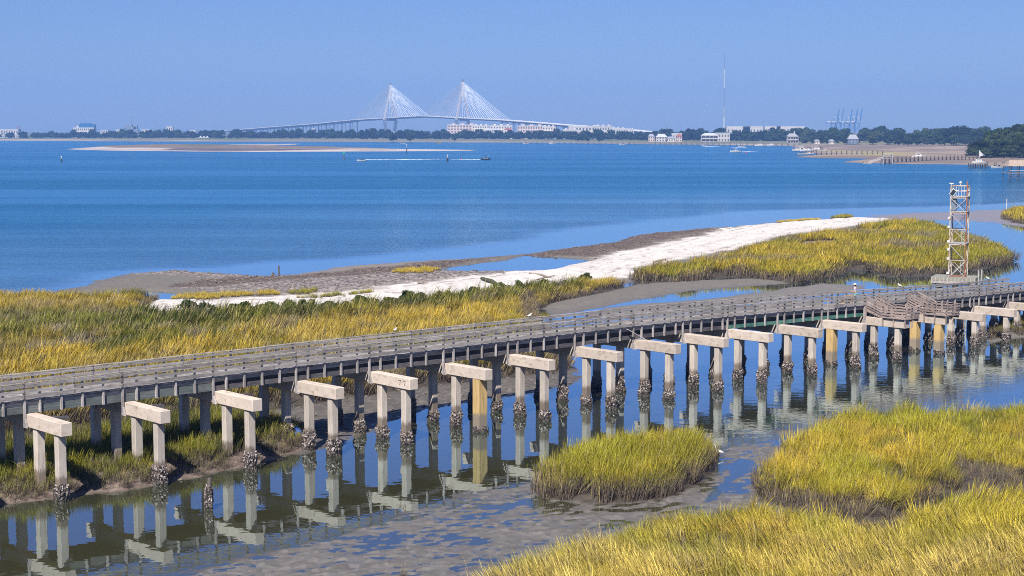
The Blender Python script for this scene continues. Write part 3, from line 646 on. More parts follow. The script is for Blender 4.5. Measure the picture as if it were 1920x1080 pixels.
def t_right(x, y, d, big, sm, r):
    t = lerp(YEL * np.ones((len(x), 3)), LIME, sstep(0.42, 0.62, big)); t = lerp(t, GOLD * 0.85, sstep(0.45, 0.72, sm) * 0.8); t = lerp(t, GRN, sstep(0.55, 0.3, sm) * 0.55)
    pxx, _ = px_of(x, y); e2 = sstep(1690, 1800, pxx); t = lerp(t, LIME * 0.85, e2 * 0.6); t = lerp(t, GREY, sstep(0.6, 0.72, fbm(x * 0.12, y * 0.12, 433, 3)) * 0.8)
    return t, np.ones(len(x))
sk = [b_[0] for b_ in BARES]
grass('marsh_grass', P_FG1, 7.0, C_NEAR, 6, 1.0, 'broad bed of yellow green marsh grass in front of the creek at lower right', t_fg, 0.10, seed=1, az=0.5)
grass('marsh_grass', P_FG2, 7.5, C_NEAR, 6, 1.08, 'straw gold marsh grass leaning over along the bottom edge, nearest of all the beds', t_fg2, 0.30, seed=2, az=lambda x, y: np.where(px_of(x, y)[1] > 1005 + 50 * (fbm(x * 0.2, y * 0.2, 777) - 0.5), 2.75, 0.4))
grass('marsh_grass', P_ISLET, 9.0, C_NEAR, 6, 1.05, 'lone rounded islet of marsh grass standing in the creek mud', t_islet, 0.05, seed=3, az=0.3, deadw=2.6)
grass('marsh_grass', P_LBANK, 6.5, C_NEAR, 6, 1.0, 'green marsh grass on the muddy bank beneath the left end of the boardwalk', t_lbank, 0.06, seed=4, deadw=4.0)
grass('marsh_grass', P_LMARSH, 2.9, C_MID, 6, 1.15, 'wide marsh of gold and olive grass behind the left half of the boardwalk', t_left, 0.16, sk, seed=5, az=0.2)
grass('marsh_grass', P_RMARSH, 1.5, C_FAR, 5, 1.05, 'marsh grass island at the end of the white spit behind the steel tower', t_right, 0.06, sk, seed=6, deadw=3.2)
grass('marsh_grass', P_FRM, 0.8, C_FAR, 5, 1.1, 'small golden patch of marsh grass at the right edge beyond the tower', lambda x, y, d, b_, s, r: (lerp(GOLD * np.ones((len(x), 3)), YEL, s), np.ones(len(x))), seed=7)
grass('marsh_grass', P_RBANK, 4.0, C_MID, 6, 0.8, 'dark low marsh grass on the bank behind the last bents at far right', lambda x, y, d, b_, s, r: (lerp(DGRN * 1.3 * np.ones((len(x), 3)), OLIVE * 0.7, s), np.full(len(x), 0.8)), seed=8, deadw=3)
P_FRINGE = W([(560, 1110), (640, 1085), (760, 1068), (900, 1072), (960, 1090), (960, 1120)])
grass('marsh_grass', P_FRINGE, 1.6, C_NEAR, 6, 0.7, 'sparse pale marsh grass stems on the mud at the bottom edge', lambda x, y, d, b_, s, r: (lerp(STRAW_ * np.ones((len(x), 3)), GREY, s), np.ones(len(x))), 0.1, seed=12, az=0.4)
P_TONG = [W([(325, 561), (375, 555), (410, 556), (520, 552), (522, 558), (440, 562), (380, 567), (330, 566)]), W([(543, 552), (575, 548), (598, 550), (590, 555), (548, 557)]), W([(556, 563), (640, 560), (650, 565), (600, 567)]),
          W([(655, 556), (690, 553), (700, 558), (670, 562)]), W([(740, 512), (800, 507), (825, 511), (800, 517), (742, 518)]), W([(1452, 417), (1520, 411), (1545, 412), (1530, 416), (1460, 419)]), W([(1560, 410), (1590, 407), (1600, 413), (1580, 416)])]
nm = ['long strip of low golden grass on the white sand left of the stake', 'short green grass strip on the shell flat below the wooden stake', 'thin green sprig bed lying on the white sand beside the dark shrubs', 'small green patch in the white sand at the middle of the spit',
      'low ochre grass on the shell bank left of the tidal pool', 'thin golden fringe of grass at the far end of the spit', 'small dark green bush of grass at the far tip of the white sand']
for k, q in enumerate(P_TONG):
    r = np.random.default_rng(900 + k); lo = q.min(0); hi = q.max(0); n = int((hi[0] - lo[0]) * (hi[1] - lo[1]) * 3.2)
    x = r.uniform(lo[0], hi[0], n); y = r.uniform(lo[1], hi[1], n); kk = sdf(q, x, y) + (fbm(x * 0.4, y * 0.4, 77) - 0.5) * 2 > 0; x, y = x[kk], y[kk]; z, _ = terrain(x, y); n = len(x)
    c = lerp((GOLD if k in (0, 4, 5) else GRN) * np.ones((n, 3)), YEL, r.uniform(0, 0.7, n)); s = r.uniform(0.35, 0.6, n) * (1.6 if k == 6 else 1)
    scatter('marsh_grass', C_MID, np.stack([x, y, z - 0.03], 1), np.stack([np.zeros(n), np.zeros(n), r.uniform(0, 6.28, n)], 1), np.stack([s, s, s], 1), np.concatenate([c, np.full((n, 1), 0.1)], 1), r.integers(0, 6, n), nm[k], 'marsh grass')
# oyster clumps strewn over the shell banks
def lump_mesh(name, seed):
    r = np.random.default_rng(seed); vs = []; fs = []
    for k in range(7):
        c = r.normal(0, 0.22, 3); c[2] = abs(c[2]) * 0.5; n0 = len(vs); s = r.uniform(0.08, 0.2)
        o = [(1, 0, 0), (-1, 0, 0), (0, 1, 0), (0, -1, 0), (0, 0, 1), (0, 0, -1)]
        vs += [tuple(c + s * np.array(p) * r.uniform(0.5, 1.4, 3)) for p in o]
        fs += [(n0 + a, n0 + b_, n0 + c_) for a, b_, c_ in ((0, 2, 4), (2, 1, 4), (1, 3, 4), (3, 0, 4), (2, 0, 5), (1, 2, 5), (3, 1, 5), (0, 3, 5))]
    me = bpy.data.meshes.new(name); me.from_pydata(vs, [], fs); me.materials.append(SHELLM); me.update(); return me
SHELLM = simple('dried_oyster_shell', (0.30, 0.26, 0.23), (0.06, 0.045, 0.038), 3.0, 0.85)
C_LUMP = proto_collection('oyster_clump', [lump_mesh('oyster_clump_%d' % k, 40 + k) for k in range(4)])
pts = []
for q, dens in ((P_SHELL, 0.35), (P_DARKB, 0.6), (P_BROWN, 0.35), (P_LBANK, 2.0), (P_BACKMUD, 0.6)):
    r = RNG; lo = q.min(0); hi = q.max(0); n = int((hi[0] - lo[0]) * (hi[1] - lo[1]) * dens); x = r.uniform(lo[0], hi[0], n); y = r.uniform(lo[1], hi[1], n)
    k = (sdf(q, x, y) > 0) & (np.abs(x / y) < 0.4); pts.append(np.stack([x[k], y[k]], 1))
pts = np.concatenate(pts); zz, _ = terrain(pts[:, 0], pts[:, 1]); k = zz > -0.03; pts, zz = pts[k], zz[k]; n = len(pts); s = RNG.uniform(0.3, 1.0, n) * np.where(pts[:, 1] > 140, 0.75, 0.5)
scatter('oyster_shells', C_LUMP, np.stack([pts[:, 0], pts[:, 1], zz], 1), np.stack([np.zeros(n), np.zeros(n), RNG.uniform(0, 6.28, n)], 1), np.stack([s, s, s], 1), np.ones((n, 4)), RNG.integers(0, 4, n),
        'dark oyster shells strewn over the tidal banks', 'oyster shells')

# ------------------------------------------------------------------ the old concrete bents
P0 = Vector((-25.559, 88.8736, 0)); DT = Vector((4.66893, 4.26812, 0))
TB = {-1: -0.98, 0: .016, 1: 1.008, 2: 2.009, 3: 3.004, 4: 3.957, 5: 4.996, 6: 5.975, 7: 7.066, 8: 8.096, 9: 9.025, 10: 9.915, 11: 10.977, 12: 11.974, 13: 12.995, 14: 14.053, 15: 15.028, 16: 15.932, 17: 16.96, 18: 17.95}
ZC = {-1: 4.66, 0: 4.62, 1: 4.58, 2: 4.55, 3: 4.52, 4: 4.53, 5: 4.44, 6: 4.48, 7: 4.42, 8: 4.42, 9: 4.36, 10: 4.25, 11: 4.08, 12: 3.98, 13: 3.78, 14: 3.58, 15: 3.42, 16: 3.36, 17: 3.30, 18: 3.25}
ZD = {-1: 5.34, 0: 5.36, 1: 5.37, 2: 5.38, 3: 5.38, 4: 5.39, 5: 5.39, 6: 5.39, 7: 5.38, 8: 5.36, 9: 5.30, 10: 5.20, 11: 5.06, 12: 4.90, 13: 4.72, 14: 4.55, 15: 4.38, 16: 4.24, 17: 4.14, 18: 4.08}
def bp(i, s=0.0, o=0.0, z=0.0): return P0 + DT * TB[i] + ED * s + BD * o + Vector((0, 0, z))
def bev_box(sx, sy, z0, z1, bv):
    rings = []
    for z, k in ((z0, bv), (z0 + bv, 0), (z1 - bv, 0), (z1, bv)):
        ring = []; hx, hy = sx / 2 - k, sy / 2 - k
        for i, (a, b_) in enumerate(((-1, -1), (1, -1), (1, 1), (-1, 1))):
            p = [(a * hx, b_ * (hy - bv), z), (a * (hx - bv), b_ * hy, z)]
            ring += p if i % 2 == 0 else p[::-1]
        rings.append(ring)
    return MB().loft(rings)
CAPM = bev_box(9.6, 0.70, -0.75, 0.0, 0.025).mesh('cap', CAPC)
def crust_mesh(seed, half, h0, h1, amp):
    r = np.random.default_rng(seed); n = 40; rows = 15; rings = []
    for j in range(rows):
        t = j / (rows - 1); z = -0.6 + (h1 + 0.6) * t; ring = []
        fade = 1.0 if t < 0.86 else 0.35
        for k in range(n):
            a = 2 * math.pi * k / n; cx, sn = math.cos(a), math.sin(a); q = half / max(abs(cx), abs(sn))
            rr = q + 0.015 + amp * fade * (0.25 + r.uniform() ** 1.5) + 0.05 * math.sin(3 * a + seed + 4 * t)
            ring.append((rr * cx, rr * sn, z + r.uniform(-0.04, 0.04) + (h0 * math.sin(2 * a + seed) if t > 0.9 else 0)))
        rings.append(ring)
    return MB().loft(rings).mesh('oyster_crust', OYST)
CRUST = [crust_mesh(s, 0.25, 0.07, 1.02 + 0.12 * (s % 3), 0.13) for s in range(6)]
CRUSTY = crust_mesh(9, 0.36, 0.06, 0.42, 0.05)
ordn = ['first', 'second', 'third', 'fourth', 'fifth', 'sixth', 'seventh', 'eighth', 'ninth', 'tenth', 'eleventh', 'twelfth', 'thirteenth', 'fourteenth', 'fifteenth', 'sixteenth', 'seventeenth', 'eighteenth']
special = {0: 'weathered concrete bent standing in bank grass at the left end', 1: 'second concrete bent from the left, its front pile on the grassy mud bank', 2: 'third concrete bent from the left, beside the dark green bank grass',
           3: 'fourth concrete bent from the left, front pile on the point of the mud bank', 4: 'concrete bent with the number 77 on its pale cap', 5: 'concrete bent with one fat ochre pile, just right of the numbered cap',
           6: 'concrete bent just right of the first ochre pile, slim grey piles', 12: 'concrete bent with its inner pile ochre, left of the stair platforms', 13: 'concrete bent carrying the left stair platform, slim crusted piles',
           14: 'concrete bent on two fat ochre piles under the right stair platform', 15: 'concrete bent just right of the two stair platforms', 16: 'second concrete bent right of the stair platforms, near the dark mud bank', 17: 'last concrete bent at the right edge of the view'}
CS, SS = math.cos(BANG), math.sin(BANG)
for i in range(-1, 19):
    o = bp(i)
    rz = BANG - math.pi / 2
    lab = special.get(i) or ('concrete bent beyond the left edge of the view' if i < 0 else 'concrete bent beyond the right edge of the view' if i > 17 else '%s concrete bent from the left, oyster crusted piles in blue creek water' % ordn[i])
    b_ = thing('concrete_bent', (o.x, o.y, 0), lab, 'bent', rz + random.uniform(-0.012, 0.012), 'concrete bents under the boardwalk')     # local x runs along the cap towards the viewer
    put('cap', CAPM, b_, (0.9 - 4.8 + random.uniform(-0.12, 0.12), 0, ZC[i]), (0, random.uniform(-0.006, 0.006), 0))
    for k in range(4):
        s = -2.6 * k; fat = (i == 5 and k == 0) or (i == 12 and k == 1) or (i == 14 and k < 2)
        if fat:
            m = MB(); m.loft([[(x * 0.36, y * 0.36, z) for x, y in ((-1, -1), (1, -1), (1, 1), (-1, 1))] for z in (-2.5, ZC[i] - 0.752)]); q = put('pile', m.mesh('ochre_pile', YELC), b_, (s, 0, 0)); q['label'] = 'fat ochre jacketed pile'
            put('oyster_crust', CRUSTY, q, (0, 0, 0), (0, 0, random.choice((0, 1, 2, 3)) * math.pi / 2))
        else:
            q = put('pile', bev_box(0.5, 0.5, -2.5, ZC[i] - 0.752, 0.03).mesh('pile', PILEC), b_, (s, 0, 0))
            if not (i < 3 and k > 0):
                c = put('oyster_crust', random.choice(CRUST), q, (0, 0, 0), (0, 0, random.choice((0, 1, 2, 3)) * math.pi / 2), None)
                gz = ground_z(*(o + ED * s)[:2]); c.location.z = max(-0.05, gz * 0.75) + random.uniform(-0.22, 0.16)
    br = MB().bar((-2.9, 0.3, ZC[i] - 0.3), (-2.9, 2.0, ZC[i] - 0.42), 0.16, 0.20); br.obj('brace_stub', BEAMW, b_)
    if i == 4:                                               # the painted number
        ink = simple('rust_ink', (0.16, 0.07, 0.05), None, 3, 0.8)
        for dx in (-0.52, -0.02):
            mk = MB(); y = -0.353; x = 0.9 - 0.62 + dx
            mk.bar((x - 0.13, y, ZC[i] - 0.22), (x + 0.13, y, ZC[i] - 0.22), 0.006, 0.045); mk.bar((x - 0.13, y, ZC[i] - 0.22), (x - 0.13, y, ZC[i] - 0.29), 0.006, 0.04)
            mk.bar((x + 0.11, y, ZC[i] - 0.22), (x - 0.01, y, ZC[i] - 0.54), 0.006, 0.045)
            cm = mk.obj('number_mark', ink, b_)

# ------------------------------------------------------------------ the boardwalk
BW = thing('boardwalk', (0, 0, 0), 'long weathered grey timber boardwalk with board railings on the old bents', 'boardwalk')
SN, SF = -3.45, -7.05                                        # its near and far edges across the bents
def interp(tab, t):
    ks = sorted(TB); 
    for a, b_ in zip(ks, ks[1:]):
        if TB[a] <= t <= TB[b_]:
            k = (t - TB[a]) / (TB[b_] - TB[a]); return tab[a] * (1 - k) + tab[b_] * k
    return tab[ks[0]] if t < TB[ks[0]] else tab[ks[-1]]
UL = DT.length
def wp(t, s, z): p = P0 + DT * t + ED * s; return Vector((p.x, p.y, z))
def unit_box(name, sx, sy, sz, mat): return MB().box((0, 0, 0), (sx, sy, sz)).mesh(name, mat)
PLANKM = unit_box('plank', 0.265, SN - SF + 0.06, 0.05, WOODP)
t = TB[-1]; nplank = 0; rest = MB()
while t < TB[18]:
    z = interp(ZD, t) - 0.025; jit = random.uniform(-0.012, 0.012)
    if nplank < 300:
        o = put('deck_plank', PLANKM, BW, wp(t, (SN + SF) / 2 + random.uniform(-0.02, 0.02), z + jit), (0, random.uniform(-0.012, 0.012), BANG))
    else: rest.box(tuple(wp(t, (SN + SF) / 2, z + jit)), (0.265, SN - SF + 0.06, 0.05), BANG)
    nplank += 1; t += 0.282 / UL
tag(rest.obj('deck_planks', WOODP, BW), kind='stuff')
def board(name, t0, t1, s, z0, z1, w, h, mat):
    m = MB(); a = wp(t0, s, z0); b_ = wp(t1, s, z1); c = (a + b_) / 2
    m.bar(a - c, b_ - c, w, h); return m.obj(name, mat, BW, tuple(c))
PO = (-0.45, 0.50, 1.85, 3.20, 4.55)
for i in range(-1, 18):
    L = (TB[i + 1] - TB[i]) * UL; e1 = L - 0.45
    ts = TB[i] - 0.45 / UL; te = TB[i] + e1 / UL
    zd = lambda tt: interp(ZD, tt)
    jz = random.uniform(-0.03, 0.03)
    gap = i in (12, 13)                                      # the stairs leave from these bays
    for side, s0, out in (('near', SN, 1), ('far', SF, -1)):
        for k, off in enumerate(PO):
            tt = TB[i] + off / UL
            zb = interp(ZC, tt) - (0.78 if k == 0 else -0.02)
            zt = zd(tt) + 1.03
            m = MB(); m.box((0, 0, (zt + zb) / 2), (0.12, 0.12, zt - zb), BANG)
            lean = random.uniform(-0.012, 0.012)
            p = m.obj('rail_post', POSTW, BW, (*wp(tt, s0 + out * 0.03, 0)[:2], 0))
            if k == 0:
                w_ = MB(); c = wp(tt, s0 + out * 0.03, 0); w_.loft([[(0.02, -0.06, zb), (0.30, -0.06, zb), (0.30, 0.06, zb), (0.02, 0.06, zb)], [(0.02, -0.06, zb + 0.5), (0.08, -0.06, zb + 0.5), (0.08, 0.06, zb + 0.5), (0.02, 0.06, zb + 0.5)]])
                # a wedge block at the post's foot
                w_.obj('post_wedge', POSTW, BW, (c.x, c.y, 0), BANG - math.pi / 2)
        t1s = ts; t1e = te
        if side == 'near' and gap: t1s = ts + 1.75 / UL       # opening at the head of each stair
        # top rail and three boards below it, in two lengths per bay
        cut = t1s + (t1e - t1s) * random.choice((0.5, 0.72, 0.28, 1.0))
        for a, b_ in ((t1s, cut), (cut, t1e)):
            if b_ - a < 0.05: continue
            a2, b2 = a - 0.01, b_ + 0.004
            for nm_, h, w, hh, so in (('top_rail', 1.06, 0.19, 0.045, 0.0), ('rail_board', 0.92, 0.045, 0.16, 0.11), ('rail_board', 0.61, 0.045, 0.18, 0.11), ('rail_board', 0.28, 0.045, 0.22, 0.11)):
                ja, jb = random.uniform(-0.018, 0.018), random.uniform(-0.018, 0.018)
                board(nm_, a2, b2, s0 + out * (0.03 + so) if side == 'near' else s0 + (0.075 if so else 0), zd(a2) + h + ja, zd(b2) + h + jb, w, hh, WOOD)
        # edge board under the planks
        board('edge_board', ts, te, s0 + out * (-0.055), zd(ts) - 0.15, zd(te) - 0.15, 0.05, 0.19, WOOD)
        hc = lambda tt: interp(ZC, tt)
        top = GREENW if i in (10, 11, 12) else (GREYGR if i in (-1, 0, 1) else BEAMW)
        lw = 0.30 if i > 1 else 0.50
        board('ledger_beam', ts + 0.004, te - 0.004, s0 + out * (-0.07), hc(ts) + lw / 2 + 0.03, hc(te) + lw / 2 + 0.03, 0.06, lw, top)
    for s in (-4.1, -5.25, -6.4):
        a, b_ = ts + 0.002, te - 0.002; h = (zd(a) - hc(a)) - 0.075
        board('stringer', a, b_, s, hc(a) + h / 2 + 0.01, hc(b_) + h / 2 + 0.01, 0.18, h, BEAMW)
# loose pale board hanging from the deck edge
lb = MB(); a = wp(TB[8] - 1.35 / UL, SN + 0.2, ZD[8] - 0.02); b_ = wp(TB[8] + 0.25 / UL, SN + 0.62, ZC[8] + 0.03); lb.bar(a, b_, 0.16, 0.05)
tag(lb.obj('loose_board', POSTW), 'pale loose board slanting from the deck edge down to a bent cap', 'board')

# stair platforms on the caps of two bents
def stair_platform(i, label):
    o = bp(i); zc = ZC[i]; zd = interp(ZD, TB[i]); zf = zc + 0.09
    b_ = thing('stair_platform', (o.x, o.y, 0), label, 'platform', BANG - math.pi / 2, 'stair platforms on the bents')
    # local x along the cap towards the viewer, y along the boardwalk; floor spans y -0.42 .. 1.5
    x0, x1, y0, y1 = -1.45, 1.02, -0.40, 1.55
    y = y0 + 0.14
    while y < y1:
        MB().box(((x0 + x1) / 2, y, zf - 0.025), (x1 - x0, 0.27, 0.05)).obj('floor_board', STAIRW, b_); y += 0.285
    for yy in (0.62, 1.4): MB().box(((x0 + x1) / 2, yy, zf - 0.15), (x1 - x0, 0.12, 0.19)).obj('joist', BEAMW, b_)
    posts = [(x0 + 0.05, y0 - 0.03, 1), (-0.25, y0 - 0.03, 1), (x1 - 0.05, y0 - 0.03, 1), (x1 + 0.03, 0.55, 1), (x1 - 0.03, y1 + 0.02, 0), (-0.25, y1 + 0.02, 0), (x0 + 0.05, y1 + 0.02, 0)]
    for x, yy, lowp in posts:
        zb = zc - 0.70 if lowp else zc - 0.2
        MB().box((x, yy, (zf + 1.06 + zb) / 2), (0.10, 0.10, zf + 1.06 - zb)).obj('rail_post', STAIRW, b_)
    for h, w in ((1.06, 0.05), (0.84, 0.14), (0.58, 0.14), (0.32, 0.14), (0.06, 0.14)):
        cap = h > 1
        for p, q in (((x0, y0 - 0.10), (x1 + 0.06, y0 - 0.10)), ((x1 + 0.10, y0 - 0.10), (x1 + 0.10, y1 + 0.08)), ((x0, y1 + 0.09), (x1 + 0.06, y1 + 0.09))):
            j = random.uniform(-0.02, 0.02)
            MB().bar((p[0], p[1], zf + h + j), (q[0], q[1], zf + h - j), 0.15 if cap else 0.04, 0.045 if cap else w).obj('top_rail' if cap else 'rail_board', STAIRW, b_)
    # flight of steps from the deck edge down to the floor
    sx0, sx1 = SN - 0.02, x0 + 0.02; n = 5
    for k in range(n):
        f = (k + 0.5) / n; MB().box((sx0 + (sx1 - sx0) * f, 0.62, zd - (zd - zf) * (k + 1) / (n + 1)), (0.40, 1.5, 0.05)).obj('step', STAIRW, b_)
    for yy in (-0.18, 1.42):
        MB().bar((sx0, yy, zd - 0.16), (sx1, yy, zf - 0.12), 0.06, 0.28).obj('stair_stringer', STAIRW, b_)
        for h in (1.04, 0.80, 0.56, 0.32, 0.08):
            MB().bar((sx0 - 0.1, yy - 0.07, zd + h), (sx1 + 0.15, yy - 0.07, zf + h), 0.045, 0.12).obj('hand_rail', STAIRW, b_)
        for f in (0.02, 0.5): MB().box((sx0 + (sx1 - sx0) * f, yy, zd - (zd - zf) * f + 0.3), (0.09, 0.09, 1.5)).obj('rail_post', STAIRW, b_)
    for yy in (-0.32,):
        MB().box((SN + 0.10, yy, (zd + 1.1 + zc - 0.75) / 2), (0.12, 0.14, zd + 1.1 - zc + 0.75)).obj('newel_post', STAIRW, b_)
    MB().bar((SN + 0.12, -0.25, zc + 0.55), (x0 + 0.2, -0.25, zc - 0.05), 0.05, 0.12).obj('brace', STAIRW, b_)
stair_platform(13, 'left one of two brown timber stair platforms hung off the boardwalk, above slim crusted piles')
stair_platform(14, 'right one of two brown timber stair platforms hung off the boardwalk, above two ochre piles')

# person and bench on the deck
def tb_of(px, s, z):
    lo, hi = -1.0, 18.0
    for _ in range(50):
        m = (lo + hi) / 2; p = wp(m, s, z)
        if px_of(p.x, p.y, z)[0] < px: lo = m
        else: hi = m
    return lo
tp = tb_of(1603, -6.2, 4.85); zp = interp(ZD, tp); pp = wp(tp, -6.2, zp)
person = thing('person', pp, 'person in pale hat, lilac shirt and teal shorts standing on the boardwalk', 'person', BANG + 0.4)
# facing +y; standing, one hand on the far rail, the other at the side
V = [(0, 0, .92), (0, 0, 1.10), (0, .01, 1.30), (0, .01, 1.46), (0, .02, 1.54), (0, .03, 1.66), (0, .035, 1.76),
     (.17, .0, 1.42), (.25, .08, 1.15), (.24, .30, 1.04), (.23, .38, 1.03), (-.17, 0, 1.42), (-.26, -.02, 1.14), (-.27, .06, .90), (-.27, .08, .80),
     (.10, 0, .86), (.12, .03, .48), (.13, -.02, .09), (.14, .13, .04), (-.10, 0, .86), (-.13, .0, .48), (-.14, -.04, .09), (-.16, .10, .04)]
Ed = [(0, 1), (1, 2), (2, 3), (3, 4), (4, 5), (5, 6), (3, 7), (7, 8), (8, 9), (9, 10), (3, 11), (11, 12), (12, 13), (13, 14), (0, 15), (15, 16), (16, 17), (17, 18), (0, 19), (19, 20), (20, 21), (21, 22)]
Rr = [(.15, .11), (.14, .10), (.15, .105), (.09, .07), .055, (.085, .10), (.07, .085), .06, .045, .036, .032, .06, .045, .036, .032, .095, .062, .042, .04, .095, .062, .042, .04]
def add_skin(name, V, Ed, Rr, mat, parent):
    me = bpy.data.meshes.new(name); me.from_pydata(V, Ed, []); me.materials.append(mat)
    o = put(name, me, parent); o.modifiers.new('flesh', 'SKIN').use_smooth_shade = True
    sk = me.skin_vertices[0].data if me.skin_vertices else []
    for v, r in zip(sk, Rr): v.radius = r if isinstance(r, tuple) else (r, r)
    if len(sk): sk[0].use_root = True
    sb = o.modifiers.new('round', 'SUBSURF'); sb.levels = sb.render_levels = 2; return o
body = add_skin('body', V, Ed, Rr, SKIN, person)
for sx, tip, base, in ((1, Vector((.23, .38, 1.03)), None), (-1, Vector((-.27, .08, .80)), None)):
    for k in range(4):
        dx = (k - 1.5) * 0.018; d = Vector((0, .05, -.03)) if sx > 0 else Vector((0, .01, -.06)); ln = (0.9, 1.05, 1.0, 0.8)[k]
        a = tip + Vector((dx, 0.0, 0)); MB().tube(a, a + d * ln, .010, .008, 6).tube(a + d * ln, a + d * ln * 1.6 + Vector((0, .01, -.02)), .008, .006, 6).obj('finger', SKIN, person)
    a = tip + Vector((-sx * .03, -.01, 0)); MB().tube(a, a + Vector((-sx * .025, .04, -.03)), .012, .008, 6).obj('thumb', SKIN, person)
add_skin('shirt', [(0, 0, .96), (0, 0, 1.12), (0, .01, 1.30), (0, .01, 1.45), (.175, 0, 1.415), (.225, .045, 1.26), (-.175, 0, 1.415), (-.225, -.01, 1.26)], [(0, 1), (1, 2), (2, 3), (3, 4), (4, 5), (3, 6), (6, 7)],
         [(.18, .135), (.165, .125), (.175, .125), (.10, .085), .085, .075, .085, .075], SHIRT, person)
add_skin('shorts', [(0, 0, .95), (.11, 0, .84), (.125, .02, .55), (-.11, 0, .84), (-.13, .0, .55)], [(0, 1), (1, 2), (0, 3), (3, 4)], [(.17, .13), .12, .10, .12, .10], TEAL, person)
hat = MB(); hat.loft([[(r * math.cos(a), .035 + r * 1.1 * math.sin(a), z) for a in [2 * math.pi * k / 16 for k in range(16)]] for r, z in ((.20, 1.735), (.205, 1.75), (.112, 1.765), (.105, 1.84), (.06, 1.865), (.01, 1.868))])
hat.obj('hat', STRAW, person, smooth=True)
hr = MB(); hr.loft([[(r * math.cos(a), -.012 + r * math.sin(a), z) for a in [2 * math.pi * k / 12 for k in range(12)]] for r, z in ((.04, 1.56), (.085, 1.60), (.098, 1.68), (.098, 1.75))]); hr.obj('hair', simple('brown_hair', (0.06, 0.04, 0.03), None, 20, 0.7), person, smooth=True)
fc = MB()
for sx in (-.035, .035): fc.box((sx, .128, 1.685), (.022, .008, .012))
fc.obj('eyes', DARK, person); MB().loft([[(-.012, .122, 1.675), (.012, .122, 1.675), (0, .13, 1.70)], [(-.014, .145, 1.645), (.014, .145, 1.645), (0, .15, 1.65)]]).obj('nose', SKIN, person)
MB().box((0, .118, 1.615), (.045, .012, .010)).obj('mouth', REDP, person)
for sx in (-1, 1): MB().box((sx * .15, .07 if sx > 0 else .05, .025), (.10, .27, .05)).obj('shoe', WHITE, person)
tq = tb_of(1588, -6.2, 4.9); bq = wp(tq, -6.25, interp(ZD, tq))
bench = thing('bench', bq, 'small tan board bench on the deck beside the standing person', 'bench', BANG)
for dy in (-.16, 0, .16): MB().box((0, dy, .44), (1.4, .14, .045)).obj('seat_board', SANDY, bench)
for dx in (-.55, .55): MB().box((dx, 0, .21), (.09, .42, .415)).obj('leg', SANDY, bench)
for dz in (.62, .80): MB().box((0, -.27, dz), (1.4, .04, .13)).obj('back_board', SANDY, bench)

# ------------------------------------------------------------------ birds
def bird(name, loc, h, rz, label, cat, long_neck=False):
    b_ = thing(name, loc, label, cat, rz); s = h
    if long_neck:
        V = [(0, 0, .45), (.16, 0, .52), (.26, 0, .62), (.22, 0, .74), (.30, 0, .88), (.38, 0, .90), (-.16, 0, .40), (-.3, 0, .33)]; E_ = [(0, 1), (1, 2), (2, 3), (3, 4), (4, 5), (0, 6), (6, 7)]; R_ = [(.09, .11), .07, .035, .03, .035, .03, (.07, .07), (.03, .02)]
    else:
        V = [(0, 0, .42), (.20, 0, .52), (.30, 0, .72), (.36, 0, .88), (-.25, 0, .38), (-.6, 0, .36)]; E_ = [(0, 1), (1, 2), (2, 3), (0, 4), (4, 5)]; R_ = [(.2, .2), (.18, .18), (.12, .12), (.12, .12), (.13, .1), (.05, .02)]
    o = add_skin('body', [tuple(c * s for c in v) for v in V], E_, [tuple(c * s for c in r) if isinstance(r, tuple) else r * s for r in R_], BIRD, b_)
    hx, hz = V[5][0] if long_neck else V[3][0], V[5][2] if long_neck else V[3][2]
    MB().tube(((hx + .02) * s, 0, hz * s), ((hx + (.16 if long_neck else .30)) * s, 0, (hz - .03) * s), .025 * s if long_neck else .05 * s, .004, 6).obj('bill', ORANGE, b_)
    for y in (-.05, .05):
        MB().tube((-.02 * s, y * s, .36 * s), (0, y * s, 0), .012 * s, .012 * s, 5).tube((0, y * s, .01), (.1 * s, y * s, .01), .012 * s, .008 * s, 5).obj('leg', DARK, b_)
        w = MB(); w.loft([[(x * s, (y * 2.6 + (0.0)) * s * k, z * s) for x, z in ((.14, .5), (-.1, .5), (-.45, .36), (-.15, .34), (.08, .40))] for k in (.75, 1.15)]); w.obj('wing', BIRD if long_neck else BIRDG, b_, smooth=True)
    return b_
e = at(1347, 853, 0.12); bird('egret', (e.x, e.y, max(ground_z(e.x, e.y), 0.0)), 0.85, 2.6, 'white egret standing on the mud at the right end of the grass islet', 'egret', True)
for px, s, lab in ((993, SF, 'white gull on the far rail, left of the wet mud bar'), (741, SF, 'gull on the far rail above the numbered bent'), (1687, SF, 'gull on the far rail between the two stair platforms'), (1853, SF, 'gull on the far rail to the right of the steel tower')):
    tt = tb_of(px, s, 6.3); z = interp(ZD, tt) + 1.085; p = wp(tt, s, z); bird('gull', p, 0.42, random.uniform(0, 6), lab, 'gull')

